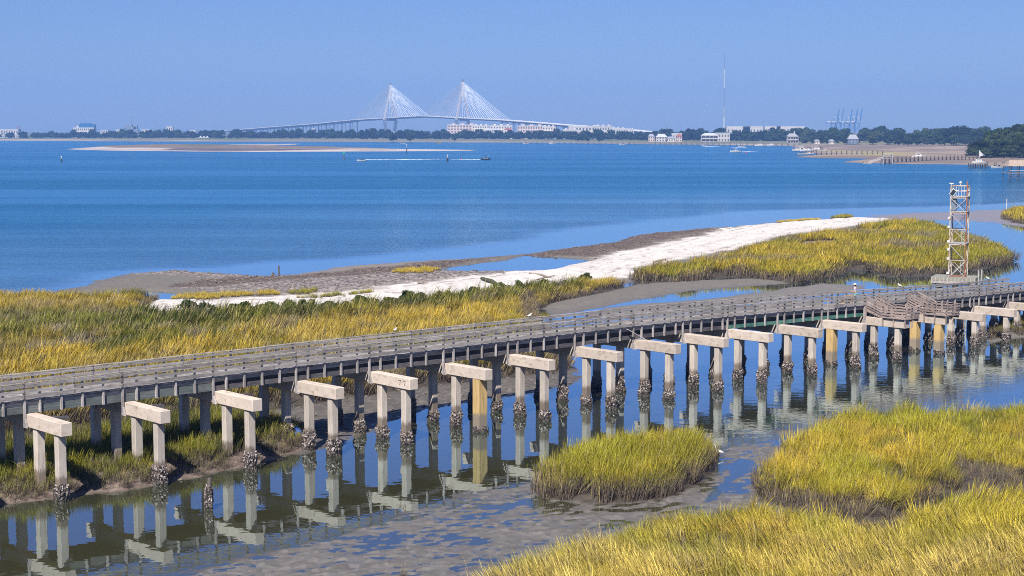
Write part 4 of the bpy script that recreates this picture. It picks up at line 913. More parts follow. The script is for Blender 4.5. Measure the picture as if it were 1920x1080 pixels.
# ------------------------------------------------------------------ steel tower standing in the creek
tw = at(1795, 557, 0); TD = tw.y
TW = thing('steel_tower', (tw.x, tw.y, 0), 'rusty white lattice tower with railed top on a concrete platform in the creek', 'tower', -0.42)
zb = up_at(TD, 518); lev = [up_at(TD, y) for y in (518, 488, 458, 430, 399, 371, 349)]
A = 0.98; corner = [(-A, -A), (A, -A), (A, A), (-A, A)]
MB().box((-0.3, 0, zb - 0.22), (5.4, 3.6, 0.44)).box((-0.3, 0, zb - 0.9), (4.9, 3.1, 0.16)).obj('base_slab', concrete_mat('grey_green_concrete', (0.33, 0.335, 0.29), False), TW)
for x in (-2.3, -0.3, 1.7):
    for y in (-1.2, 1.2): MB().box((x, y, (zb - 0.9) / 2 - 1), (0.42, 0.42, zb - 0.9 + 2)).obj('pile', PILEC, TW)
for k in range(12):
    x = -2.9 + 5.2 * k / 11; MB().box((x, -1.86, zb - 0.36), (0.09, 0.07, 0.6)).obj('fender_post', RWHITE, TW)
MB().bar((-3.0, -1.92, zb - 0.62), (2.4, -1.92, zb - 0.62), 0.08, 0.3).obj('fender_beam', POSTW, TW)
for k, (x, y) in enumerate(((2.62, -0.9), (2.95, -0.55))): MB().tube((x, y, -1.5), (x, y, zb + 1.0), 0.11, 0.10, 8).obj('mooring_pile', POSTW, TW)
for k, (x, y) in enumerate(corner):
    MB().bar((x, y, zb), (x, y, lev[6] + (0.6 if k == 1 else 0)), 0.13, 0.13).obj('leg', RUST if k == 1 else RWHITE, TW)
for j, z in enumerate(lev):
    for k in range(4):
        a, b_ = corner[k], corner[(k + 1) % 4]; heavy = j in (2, 4, 5)
        MB().bar((*a, z + 0.05), (*b_, z + 0.05), 0.07, 0.16 if heavy else 0.075).obj('girt', RUST if j == 0 else RWHITE, TW)
for j in range(5):
    for k in range(4):
        a, b_ = corner[k], corner[(k + 1) % 4]; z0, z1 = lev[j], lev[j + 1]
        if (j + k) % 2 == 0 or j in (0,): MB().bar((*a, z0), (*b_, z1), 0.05, 0.055).obj('brace', RWHITE if (j + k) % 3 else STEEL, TW)
        if (j + k) % 2 == 1 or j in (0, 4): MB().bar((*b_, z0), (*a, z1), 0.05, 0.055).obj('brace', RWHITE if k % 2 else STEEL, TW)
for j in (2, 4, 5): MB().box((0, 0, lev[j] + 0.19), (2 * A + 0.2, 2 * A + 0.2, 0.06)).obj('grating', STEEL, TW)
MB().box((-0.62, -0.45, (lev[4] + lev[5]) / 2 + 0.2), (0.55, 0.7, 1.5)).obj('equipment_cabinet', NAVGREY, TW)
for k in range(4):
    a, b_ = corner[k], corner[(k + 1) % 4]
    MB().bar((*a, (lev[5] + lev[6]) / 2 + 0.15), (*b_, (lev[5] + lev[6]) / 2 + 0.15), 0.06, 0.06).obj('guard_rail', WHITE, TW)
    for f in (0.33, 0.66): MB().bar((a[0] + (b_[0] - a[0]) * f, a[1] + (b_[1] - a[1]) * f, lev[5]), (a[0] + (b_[0] - a[0]) * f, a[1] + (b_[1] - a[1]) * f, lev[6]), 0.05, 0.05).obj('baluster', WHITE, TW)
sp = MB(); sp.bar((-0.95, -1.1, lev[5] + 0.35), (-0.45, -1.05, lev[5] + 1.05), 0.62, 0.06, (0.2, -1, 0.4)); spo = sp.obj('solar_panel', WHITE, TW)
MB().bar((-0.92, -1.14, lev[5] + 0.42), (-0.50, -1.10, lev[5] + 0.98), 0.46, 0.05, (0.2, -1, 0.4)).obj('solar_cells', GLASSD, spo)
MB().tube((0, 0, lev[6]), (0, 0, lev[6] + 0.35), 0.07, 0.07, 8).tube((0, 0, lev[6] + 0.35), (0, 0, lev[6] + 0.62), 0.17, 0.14, 10).obj('lantern', WHITE, TW)
MB().tube((-A, -A, lev[6] + 0.05), (-A + 0.1, -A, lev[6] + 0.40), 0.05, 0.04, 6).tube((-A - 0.2, -A, lev[6] + 0.36), (-A + 0.32, -A, lev[6] + 0.30), 0.09, 0.05, 6).obj('horn', WHITE, TW)
MB().tube((A + 0.05, -A, lev[6]), (A + 0.05, -A, lev[6] + 1.1), 0.03, 0.02, 6).obj('aerial', RUST, TW)
for y in (408, 425, 452, 467, 484, 511): MB().box((-A - 0.12, -A - 0.1, up_at(TD, y)), (0.30, 0.16, 0.28)).obj('reflector_box', WHITE, TW)
lad = MB()
for dx in (-.16, .16): lad.bar((0.3 + dx, A + 0.05, zb), (0.3 + dx, A + 0.05, lev[5]), 0.04, 0.04)
lad.obj('ladder_stile', STEEL, TW)
for k in range(26): MB().bar((0.14, A + 0.05, zb + 0.3 + k * 0.33), (0.46, A + 0.05, zb + 0.3 + k * 0.33), 0.03, 0.03).obj('rung', STEEL, TW)

# ------------------------------------------------------------------ posts, logs and litter on the tidal flats
def stub(px, py, h, r, label, name='old_piling', crust=True, lean=0.03, mat=PILEW, cat='piling'):
    p = at(px, py, 0); z = ground_z(p.x, p.y); t = thing(name, (p.x, p.y, 0), label, cat)
    MB().tube((0, 0, -1.2), (lean * h, 0.02, h), r, r * 0.8, 10).obj('shaft', mat, t)
    if crust:
        c = crust_mesh(int(px), r * 0.8, 0.05, h * 0.78, 0.11); put('oyster_crust', c, t)
    return t
stub(392, 955, 1.75, 0.14, 'short rotten piling crusted with oysters standing in the creek')
stub(523, 521, 1.75, 0.13, 'tall grey wooden stake on the shell flat at the bay edge', 'stake', False, 0.0, PILEW, 'stake')
stub(512, 521, 0.75, 0.2, 'low dark stump beside the tall stake on the shell flat', 'stump', True, 0.0, PILEW, 'stump')
stub(1887, 389, 2.4, 0.12, 'thin white post in the shallows by the right hand marsh patch', 'stake', False, 0.03, WHITE, 'stake')
def log(px0, py0, px1, py1, r, label, mat=DRIFT):
    a = at(px0, py0, 0); b_ = at(px1, py1, 0); a.z = max(ground_z(a.x, a.y), 0) + r; b_.z = max(ground_z(b_.x, b_.y), 0) + r * 1.3; m = (a + b_) / 2 + Vector((0.2, 0.3, 0.05))
    tag(MB().tube(a, m, r * 0.8, r, 8).tube(m, b_, r, r * 0.5, 8).obj('driftwood_log', mat), label, 'log')
log(903, 535, 936, 544, 0.28, 'mossy dark log on the white sand behind the dark shrubs', simple('mossy_log', (0.10, 0.11, 0.05), (0.05, 0.05, 0.03), 3, 0.9))
log(992, 524, 1030, 528, 0.14, 'brown driftwood pole lying on the sand left of the shrub point')
log(1005, 531, 1040, 525, 0.10, 'thin driftwood branch crossing the brown pole on the sand')
log(783, 538, 803, 537, 0.16, 'small grey log on the lower edge of the white sand')
log(1225, 496, 1250, 492, 0.12, 'pale driftwood stick on the white sand ridge')
tr = at(553, 822, 0.3); zt = max(ground_z(tr.x, tr.y), 0.1); T = MB(); nn = 14
ring0 = [(0.62 * math.cos(a) * (1 + 0.15 * math.sin(3 * a)), 0.45 * math.sin(a), 0.02) for a in [2 * math.pi * k / nn for k in range(nn)]]
rings = [ring0] + [[(x * k + random.uniform(-.04, .04), y * k + random.uniform(-.04, .04), z_) for x, y, _ in ring0] for k, z_ in ((1.02, 0.25), (0.86, 0.55), (0.55, 0.78), (0.12, 0.85))]
T.loft(rings); tag(T.obj('tarp_bundle', TARP, None, (tr.x, tr.y, zt - 0.1), 0.6), 'crumpled blue tarp on the mud under the boardwalk beside the bank grass', 'tarp')

# ------------------------------------------------------------------ the cable stayed bridge
TR = Vector((-156, 5077, 0)); TL = Vector((-411, 5435, 0)); AX = (TL - TR).normalized(); NX = Vector((-AX.y, AX.x, 0)); SPAN = (TL - TR).length
BR = thing('cable_stayed_bridge', (TR.x, TR.y, 0), 'long white cable stayed bridge with two tall fan towers far across the bay', 'bridge')
def bq_(t, n, z): p = AX * t + NX * n; return Vector((p.x, p.y, z))                # t metres from the right tower towards the left one
PRO = [(-900, 14), (-825, 19), (-690, 26), (-535, 33), (-380, 41), (-227, 48.5), (-110, 52.5), (0, 56), (110, 60), (SPAN / 2, 63.5), (SPAN - 110, 61), (SPAN, 57.5), (SPAN + 120, 55.5), (SPAN + 240, 52), (SPAN + 500, 40), (SPAN + 780, 31), (SPAN + 1067, 21), (SPAN + 1300, 13)]
def dz(t):
    for (a, za), (b_, zb) in zip(PRO, PRO[1:]):
        if a <= t <= b_: return za + (zb - za) * (t - a) / (b_ - a)
    return PRO[0][1] if t < 0 else PRO[-1][1]
sec = [(-19, -0.6), (-19, 1.2), (-18.4, 1.2), (-18.4, 0), (18.4, 0), (18.4, 1.2), (19, 1.2), (19, -0.6)]
def sweep(prof, ts):
    m = MB(); m.loft([[bq_(t, n, dz(t) + z) for n, z in prof] for t in ts]); return m
TS = np.linspace(-900, SPAN + 1300, 90)
sweep(sec, TS).obj('deck', BRCON, BR)
for n in (-13, 13): sweep([(n - 1.2, -4.6), (n - 1.2, -0.62), (n + 1.2, -0.62), (n + 1.2, -4.6)], TS).obj('girder', BRDARK, BR)
for tt in (0, SPAN):
    z0 = dz(tt) - 5; top = 172.0
    T = None
    for sd in (-1, 1):
        m = MB()
        def ring(n, z, a, c): return [bq_(tt + i * a, n + j * c, z) for i, j in ((-1, -1), (1, -1), (1, 1), (-1, 1))]
        m.loft([ring(sd * 13, -2, 5, 4.5), ring(sd * 24, z0, 4.2, 3.4)]); m.obj('pylon_foot', BRDARK if sd > 0 else BRCON, BR)
        m = MB(); m.loft([ring(sd * 24, z0, 3.2, 2.4), ring(sd * 2.4, 140, 2.2, 1.6), ring(sd * 2.0, top, 2.0, 1.4)]); m.obj('pylon_leg', PYLC, BR)
    m = MB(); m.bar(bq_(tt, -24, z0 - 1), bq_(tt, 24, z0 - 1), 6, 6); m.obj('crossbeam', BRDARK, BR)
    m = MB(); m.loft([ring(0, top, 3.0, 4.0), ring(0, top + 5, 2.0, 2.6)]); m.obj('pylon_cap', BRDARK, BR)
    for sd in (-1, 1):
        for k in range(16):
            for dr in (-1, 1):
                run = (SPAN / 2 - 4) if (dr > 0) == (tt == 0) else 232
                te = tt + dr * (14 + (run - 14) * (k + 1) / 16); zt = 132 + 37 * (k + 1) / 16
                MB().tube(bq_(tt, sd * 2.5, zt), bq_(te, sd * 17.6, dz(te) + 1.0), 0.42, 0.42, 4, False).obj('stay_cable', CABLE, BR)
pl = list(np.arange(-850, -226, 62)) + [SPAN + 240] + list(np.arange(SPAN + 290, SPAN + 1260, 58))
for tt in pl:
    p = MB(); z = dz(tt) - 4.7
    p.bar(bq_(tt, -16, z - 1.4), bq_(tt, 16, z - 1.4), 3.2, 2.6); pc = p.obj('pier_cap', BRDARK, BR)
    for n in (-9.5, 9.5): MB().tube(bq_(tt, n, -2), bq_(tt, n, z - 2.6), 1.9, 1.7, 8).obj('pier', BRDARK, BR)

# ------------------------------------------------------------------ trees
def crown_mesh(name, seed, nclump, nleaf, leaf, w, h, mat, low=0.10):
    r = np.random.default_rng(seed); vs = []; fs = []
    for c in range(nclump):
        a = r.uniform(0, 2 * math.pi); q = r.uniform() ** 0.6; zc = r.uniform(0.12, 1.0); rad = math.sqrt(max(0.05, 1 - ((zc - 0.42) / 0.62) ** 2))
        cc = np.array((q * rad * w * 0.40 * math.cos(a), q * rad * w * 0.40 * math.sin(a), low * h + (0.93 - low) * h * zc * (0.82 + 0.18 * r.uniform()))); cr = w * r.uniform(0.11, 0.19)
        for l in range(nleaf):
            d = r.normal(size=3); d /= np.linalg.norm(d) + 1e-9; d[2] = d[2] * 0.75 + 0.1
            p = cc + d * cr * (r.uniform() ** 0.35); u = r.normal(size=3); u /= np.linalg.norm(u); v = np.cross(u, d); v /= np.linalg.norm(v) + 1e-9; s = leaf * r.uniform(0.6, 1.35); n0 = len(vs)
            u = np.cross(d, v) * 0.8 + 0.45 * r.normal(size=3)
            vs += [tuple(p - u * s - v * s * 0.6), tuple(p + u * s - v * s * 0.6), tuple(p + u * s * 0.7 + v * s * 0.7), tuple(p - u * s * 0.7 + v * s * 0.7)]; fs.append((n0, n0 + 1, n0 + 2, n0 + 3))
    me = bpy.data.meshes.new(name); me.from_pydata(vs, [], fs); me.materials.append(mat); me.update(); return me
def trunk_mesh(name, seed, w, h):
    r = random.Random(seed); m = MB(); m.tube((0, 0, -0.5), (0, 0, 0.32 * h), 0.045 * h * 0.5, 0.032 * h * 0.5, 7)
    for k in range(4):
        a = k * 1.57 + r.uniform(-.5, .5); q = 0.26 * w; m.tube((0, 0, 0.26 * h), (q * math.cos(a), q * math.sin(a), (0.5 + 0.2 * r.random()) * h), 0.012 * h, 0.005 * h, 5)
    return m.mesh(name, BARK)
def kindset(tagname, nc, nl, leaf, w, h, mats, n=4):
    return [(crown_mesh(tagname + '_crown', 500 + 13 * k + int(h), nc, nl, leaf, w, h, mats[k % len(mats)]), trunk_mesh(tagname + '_trunk', k, w, h)) for k in range(n)]
FARK = kindset('far_oak', 22, 40, 0.8, 15, 13, (CROWN,), 5); MIDK = kindset('oak', 36, 70, 0.75, 20, 18, (CROWN, CROWN, CROWN2)); NEARK = kindset('near_oak', 44, 150, 0.55, 22, 20, (CROWN, CROWN2))
def tree(kinds, loc, sc, label, group, wide=1.0):
    cm, tm = random.choice(kinds); t = thing('oak_tree', loc, label, 'tree', random.uniform(0, 6.28), group)
    put('crown', cm, t, scale=(sc * wide, sc * wide, sc)); put('trunk', tm, t, scale=(sc * wide, sc * wide, sc)); return t
MARKS = [(58, 'near the long white industrial building'), (138, 'between the industrial building and the blue topped block'), (196, 'in front of the blue topped block'), (268, 'around the grey warship'), (335, 'around the white square block'), (372, 'left of the white marquee tent'),
         (400, 'behind the white marquee tent'), (470, 'where the bridge approach begins'), (560, 'under the low end of the bridge approach'), (640, 'under the rising bridge approach'), (700, 'left of the left bridge tower'), (770, 'at the foot of the left bridge tower'), (845, 'below the middle of the bridge'),
         (910, 'before the pink apartment block'), (985, 'before the cream apartments'), (1045, 'before the pink banded apartments'), (1110, 'before the broad white condominium'), (1190, 'at the right end of the white condominiums'), (1235, 'left of the pink gabled house'), (1300, 'around the cluster of small waterfront houses'),
         (1370, 'around the big white house pair'), (1440, 'below the pale warehouse roofs'), (1500, 'around the white house with the double porch'), (1545, 'around the small white cottages'), (1615, 'below the harbour cranes'), (1680, 'right of the harbour cranes'), (1760, 'at the left of the taller clump'), (9999, 'at the right of the taller clump')]
def near_mark(px): return next(n for q, n in MARKS if px < q)
LAB_GROUP = {}
def tree_row(kinds, pts, spacing, base_h, label, group, jit=20, hv=0.3, wide=1.15):
    "pts: (px, distance, tree top on sight line py)"
    for (x0, d0, y0), (x1, d1, y1) in zip(pts, pts[1:]):
        a = far_at(x0, d0); b_ = far_at(x1, d1); n = max(1, int((b_ - a).length / spacing))
        for k in range(n):
            f = (k + random.random() * 0.8) / n; p = a.lerp(b_, f); d = d0 + (d1 - d0) * f; y = y0 + (y1 - y0) * f
            p.y += random.uniform(-jit, jit); H = (up_at(d, y - 2.2) - 2) * random.uniform(1 - hv, 1 + hv * 0.5)
            lab_ = label.split(' in the ')[0].split(' among ')[0].split(' right of')[0] + ' ' + near_mark(960 + F * p.x / p.y); tree(kinds, (p.x, p.y, 1.7), max(0.3, H / base_h), lab_, LAB_GROUP.setdefault(lab_, group), wide * random.uniform(0.9, 1.2))
tree_row(FARK, [(-60, 3420, 250), (40, 3400, 248), (170, 3380, 245.5), (330, 3330, 245.5), (480, 3250, 245.5), (640, 3200, 244)], 12.6, 13, 'hazy oak in the belt along the far left shore', 'trees of the far left shore', 40)
tree_row(FARK, [(640, 3050, 244.5), (760, 3000, 244.5), (860, 2960, 245), (985, 2930, 245.5), (1080, 2850, 247)], 10, 13, 'hazy oak in the belt on the far shore below the cable bridge', 'trees of the far shore below the bridge', 50)
tree_row(FARK, [(1080, 2780, 247), (1200, 2700, 244.5), (1330, 2620, 244), (1430, 2540, 242), (1500, 2490, 240)], 11, 13, 'dark oak among the waterfront houses of the far right shore', 'trees around the waterfront houses', 50)
tree_row(FARK, [(1180, 2660, 252), (1310, 2560, 253), (1480, 2430, 250)], 15, 13, 'dark oak among the waterfront houses of the far right shore', 'trees around the waterfront houses', 12)
tree_row(MIDK, [(1470, 2420, 242), (1560, 2330, 241), (1680, 2250, 240), (1800, 2220, 241), (1900, 2220, 241)], 13, 18, 'deep blue green oak in the wood behind the tan marsh', 'trees of the wood behind the tan marsh', 45, 0.2)
tree_row(MIDK, [(1500, 2120, 256), (1600, 2060, 253), (1700, 2040, 250), (1840, 2030, 248)], 11, 18, 'deep blue green oak in the wood behind the tan marsh', 'trees of the wood behind the tan marsh', 14, 0.25)
tree_row(MIDK, [(1668, 2010, 258), (1715, 2000, 243), (1770, 1990, 236), (1815, 1980, 239), (1870, 1950, 239)], 10, 18, 'greener oak in the taller clump right of the tan marsh', 'trees of the taller clump', 35, 0.25)
tree_row(MIDK, [(1676, 1930, 262), (1740, 1920, 256), (1830, 1910, 254)], 9.5, 18, 'greener oak in the taller clump right of the tan marsh', 'trees of the taller clump', 12, 0.3)
for k, (px, d, y, lab) in enumerate(((1836, 1130, 266, 'lowest oak at the left end of the near right hand grove'), (1852, 1160, 258, 'second oak from the left in the near right hand grove'), (1868, 1140, 252, 'rounded green oak in the middle of the near grove'),
        (1884, 1180, 246, 'tall green oak right of the middle of the near grove'), (1900, 1150, 250, 'leafy oak near the right edge of the near grove'), (1916, 1120, 256, 'oak cut by the right edge of the view, front row'),
        (1925, 1200, 236, 'tallest oak of the near grove at the right edge'), (1905, 1230, 240, 'tall oak at the back of the near grove'), (1950, 1150, 245, 'oak of the near grove beyond the right edge'), (1860, 1110, 275, 'low shrubby oak at the foot of the near grove'), (1893, 1100, 274, 'low spreading oak at the front of the near grove'), (1842, 1105, 281, 'small shrub oak at the marsh end of the near grove'), (1858, 1190, 250, 'back row oak behind the left end of the near grove'), (1876, 1210, 243, 'back row oak behind the middle of the near grove'), (1828, 1125, 276, 'outermost low oak where the near grove meets the marsh'), (1908, 1105, 268, 'front row oak near the right edge, lower than its neighbours'), (1879, 1108, 266, 'front row oak at the middle of the near grove'))):
    H = up_at(d, y) - 1; p = far_at(px, d, 1.0); tree(NEARK, p, H / 18, lab, 'oaks of the near right hand grove', 1.15 if H > 12 else 1.9)
for k, (px, d) in enumerate(((1085, 2500), (1100, 2495), (704 + 66, 2560), (852, 2620), (1124, 2480), (738, 2600))):
    p = far_at(px, d, 1.6); tree(FARK, p, random.uniform(0.75, 0.95), ('dark round tree alone on the lawn, left of a pair', 'dark round tree alone on the lawn, right of a pair', 'small round bush on the shore below the bridge midspan', 'broad dark tree on the lawn before the pink apartments', 'small tree on the lawn before the white condominiums', 'low bush on the shore lawn below the left tower')[k], 'lone trees on the far lawn', 1.2)
SHRUBK = [(crown_mesh('shrub_crown', 900 + k, 16, 60, 0.11, 2.0, 1.9, SHRUBM, 0.02), trunk_mesh('shrub_stem', 30 + k, 1.2, 1.6)) for k in range(4)]
for (x0, y0), (x1, y1), n, where in (((345, 603), (480, 606), 9, 'along the white sand at the left'), ((480, 602), (640, 596), 12, 'along the white sand below the golden grass strips'), ((640, 594), (840, 573), 17, 'along the white sand at the middle of the spit'), ((870, 571), (1010, 552), 11, 'by the driftwood poles'), ((1020, 551), (1120, 538), 4, 'on the point left of the sand gap')):
    for k in range(n):
        f = (k + random.random()) / n; p = at(x0 + (x1 - x0) * f, y0 + (y1 - y0) * f + random.uniform(-5, 6)); cm, tm = random.choice(SHRUBK); sc = random.uniform(0.6, 1.05)
        t = thing('marsh_shrub', (p.x, p.y, max(0.1, ground_z(p.x, p.y))), 'dark green shrub in the row ' + where, 'shrub', random.uniform(0, 6.28), 'dark shrubs between marsh and sand')
        put('crown', cm, t, scale=(sc * 1.25, sc * 1.25, sc)); put('stem', tm, t, scale=(sc, sc, sc))
# the far wood that closes the view behind them
def wood(name, pts, label, sc0):
    co = []; sc = []
    for (x0, d0, n), (x1, d1, _) in zip(pts, pts[1:]):
        for k in range(n):
            f = random.random(); p = far_at(x0 + (x1 - x0) * f, d0 + (d1 - d0) * f, 1.6); co.append((p.x, p.y + random.uniform(-60, 60), 1.6)); sc.append(sc0 * random.uniform(0.7, 1.05))
    n = len(co); s = np.array(sc); scatter(name, C_CROWN, co, np.stack([np.zeros(n), np.zeros(n), RNG.uniform(0, 6.28, n)], 1), np.stack([s * 1.2, s * 1.2, s], 1), np.ones((n, 4)), RNG.integers(0, 5, n), label, 'wood')
C_CROWN = proto_collection('far_crown', [c for c, t in FARK])
tree_row(FARK, [(50, 3290, 253), (330, 3240, 252), (640, 3130, 252)], 17, 13, 'hazy oak in the belt along the far left shore', 'trees of the far left shore', 12, 0.35)
wood('far_woodland', [(-120, 3500, 80), (300, 3480, 80), (700, 3200, 60), (1100, 2950, 70), (1500, 2450, 45), (1800, 2350, 40), (2200, 2350, 0)], 'hazy wood behind the first trees of the far shore', 1.0)

# ------------------------------------------------------------------ buildings of the far shore
def house(px, d, wid, dep, hgt, roofh, wall, roof, label, rows, cols, rz=0.0, flat=False, cat='house', porch=False, chim=False, z0=1.6, group=None, name='house'):
    p = far_at(px, d, z0); t = thing(name, p, label, cat, rz, group)
    MB().box((0, 0, hgt / 2), (wid, dep, hgt)).obj('wall', wall, t)
    if flat:
        r = MB().box((0, 0, hgt + roofh / 2), (wid + 0.6, dep + 0.6, roofh)).obj('roof', roof, t)
    else:
        m = MB(); e_ = 0.6; m.loft([[(-wid / 2 - e_, -dep / 2 - e_, hgt), (wid / 2 + e_, -dep / 2 - e_, hgt), (wid / 2 + e_, dep / 2 + e_, hgt), (-wid / 2 - e_, dep / 2 + e_, hgt)],
                                    [(-wid * .28, -.3, hgt + roofh), (wid * .28, -.3, hgt + roofh), (wid * .28, .3, hgt + roofh), (-wid * .28, .3, hgt + roofh)]]); r = m.obj('roof', roof, t)
    if chim: MB().box((wid * .2, 0, hgt + roofh * .7 + 1), (1.4, 1.4, roofh + 2.5)).obj('chimney', wall, r)
    fh = hgt / rows
    for i in range(rows):
        for j in range(cols):
            x = -wid / 2 + wid * (j + 0.5) / cols; ww = min(wid / cols * 0.5, 3.2)
            f = MB().box((x, -dep / 2 - 0.06, fh * i + fh * 0.52), (ww, 0.12, fh * 0.52)).obj('window', GLASSF, t)
    if porch:
        for i in range(rows): MB().box((0, -dep / 2 - 1.6, fh * i + fh - 0.2), (wid, 3.0, 0.35)).obj('porch_deck', wall, t)
        for j in range(5): MB().box((-wid / 2 + wid * j / 4, -dep / 2 - 2.9, hgt / 2), (0.4, 0.4, hgt)).obj('porch_column', wall, t)
        MB().box((0, -dep / 2 - 0.9, fh * 0.0 + 0.5), (2.2, 1.6, 1.0)).obj('stair', wall, t)
    return t
Z = lambda d, y: up_at(d, y)
# left: terminal, hotel, ship, tent
h1 = house(20, 3520, 50, 20, Z(3520, 244.5), 1.4, WHITEF, WHITER, 'long white industrial building with two stacks at the left edge', 2, 9, flat=True, cat='building', name='industrial_building')
for k, px in enumerate((36.5, 40.5)): MB().tube(((px - 20) / F * 3520, 2, 10), ((px - 20) / F * 3520, 2, Z(3520, 237)), 0.75, 0.65, 8).obj('chimney_stack', REDR, h1)
house(11, 3400, 8, 8, 6, 2, WHITEF, WHITER, 'small white shed by the water, second from the left edge', 1, 2, cat='shed', name='shed'); house(35, 3400, 11, 8, 6, 2, WHITEF, WHITER, 'small white shed by the water under the stacks', 1, 2, cat='shed', name='shed')
hb = house(163, 3600, 46, 22, Z(3600, 241), 0.8, WHITEF, WHITER, 'white building topped by a stepped blue glass block at far left', 3, 10, flat=True, cat='building', name='office_building')
zb1 = Z(3600, 241); MB().box((6, 0, zb1 + 4.3), (34, 18, 6.8)).obj('glass_block', BLUEW, hb); MB().box((3, 0, zb1 + 8.9), (23, 14, 2.4)).obj('roof_block', BLUEW, hb); MB().box((-14, 0, zb1 + 2.6), (6, 14, 3.6)).obj('side_block', WHITEF, hb)
for k, (px, d, w, y, lab) in enumerate(((200, 3600, 16, 246, 'low white building right of the blue topped block'), (228, 3600, 12, 245, 'small white building left of the warship mast'), (278, 3650, 20, 245, 'low white building right of the warship'), (322, 3650, 14, 239.5, 'white square block above the trees between the warship and the tent'), (366, 3650, 14, 246, 'small pale building above the trees near the white tent'), (590, 3300, 7, 243, 'small white tower house under the bridge approach'))):
    house(px, d, w, 12, Z(d, y), 1.2, WHITEF, WHITER, lab, 3, 3, flat=k != 5, cat='building', name='white_building')
p = far_at(385, 3180, 1.8); tent = thing('marquee_tent', p, 'white marquee tent with three peaks on the far left lawn', 'tent')
for k in range(3): m = MB(); x = -6.5 + 6.5 * k; m.loft([[(x - 3.6, -4, 2.4), (x + 3.6, -4, 2.4), (x + 3.6, 4, 2.4), (x - 3.6, 4, 2.4)], [(x - 1.2, -1.2, 4.2), (x + 1.2, -1.2, 4.2), (x + 1.2, 1.2, 4.2), (x - 1.2, 1.2, 4.2)], [(x - .1, -.1, 6), (x + .1, -.1, 6), (x + .1, .1, 6), (x - .1, .1, 6)]]); m.obj('canopy', WHITER, tent)
for x in (-9.5, -3.2, 3.2, 9.5): MB().tube((x, -3.9, 0), (x, -3.9, 2.4), 0.12, 0.12, 6).obj('pole', STEEL, tent)
p = far_at(250, 3750, 0); ws = thing('warship', p, 'grey warship superstructure and lattice mast showing above the far left trees', 'ship')
m = MB(); m.loft([[(-120, 0, -1), (115, -13, -1), (115, 13, -1)], [(-135, 0, 15), (125, -18, 15), (125, 18, 15)]]); m.obj('hull', NAVGREY, ws)
for (x, w, z0, z1) in ((0, 34, 15, 21), (-1, 24, 21, 26), (-4, 14, 26, 31), (10, 8, 21, 29), (-14, 6, 21, 24)): MB().box((x, 0, (z0 + z1) / 2), (w, 9, z1 - z0)).obj('superstructure', NAVGREY, ws)
mm = MB(); zt = Z(3750, 219); mm.tube((0, 0, 28), (0, 0, zt - 3), 0.7, 0.4, 6)
for z, w in ((36, 9), (40, 6), (zt - 12, 4), (zt - 3, 3)): mm.box((0, 0, z), (w, 0.5, 0.5))
mast = mm.obj('mast', NAVGREY, ws); MB().tube((1, -.3, zt - 1), (1, .3, zt - 1), 2.2, 2.2, 10).obj('radar_dish', NAVGREY, mast)
# middle: apartments under the bridge, white condominiums
for k, (px, d, w, y, wall, roof, rows, cols, lab, fl) in enumerate((
    (868, 3300, 62, 234.5, PINK, WHITER, 5, 10, 'pink and cream apartment block below the right bridge tower', True), (902, 3260, 34, 236, CREAM, WHITER, 5, 7, 'cream apartment block with stepped top right of the bridge tower', True),
    (940, 3260, 44, 236, CREAM, WHITER, 4, 8, 'cream apartment wing under the right end of the stays', True), (922, 3150, 36, 243.5, WHITEF, WHITER, 2, 8, 'long low white building in front of the cream apartments', False), (953, 3140, 16, 243, CREAM, REDR, 2, 3, 'small house with red tiled roof before the cream apartments', False),
    (996, 3150, 54, 236.5, PINK, WHITER, 4, 11, 'pink banded apartment block right of the red roofed house', True), (1029, 3140, 26, 238, CREAM, WHITER, 4, 5, 'cream apartment block beside the pink banded one', True),
    (1068, 3020, 26, 243.5, WHITEF, WHITER, 2, 6, 'low white condominium wing at the left of the white row', True), (1096, 3040, 62, 237.8, WHITEF, WHITER, 3, 10, 'broad white condominium, the largest of the white row', True), (1130, 3020, 34, 237, WHITEF, WHITER, 3, 7, 'white condominium with stepped top in the white row', True), (1158, 3020, 28, 241.5, WHITEF, WHITER, 2, 6, 'white condominium near the right end of the white row', True), (1180, 3020, 14, 243, WHITEF, WHITER, 2, 3, 'small white house at the right end of the white row', True))):
    t = house(px, d, w, 16, Z(d, y) - 2, 1.6 if fl else 3.2, wall, roof, lab, rows, cols, flat=fl, cat='apartment block' if 'apart' in lab or 'condo' in lab else 'house', name='apartment_block' if 'apart' in lab or 'condo' in lab else 'house')
    if fl:
        for j in range(3): MB().box((-w * .3 + w * .3 * j, 0, Z(d, y) + 0.6), (w * .12, 8, 2.4)).obj('roof_house', wall, t)
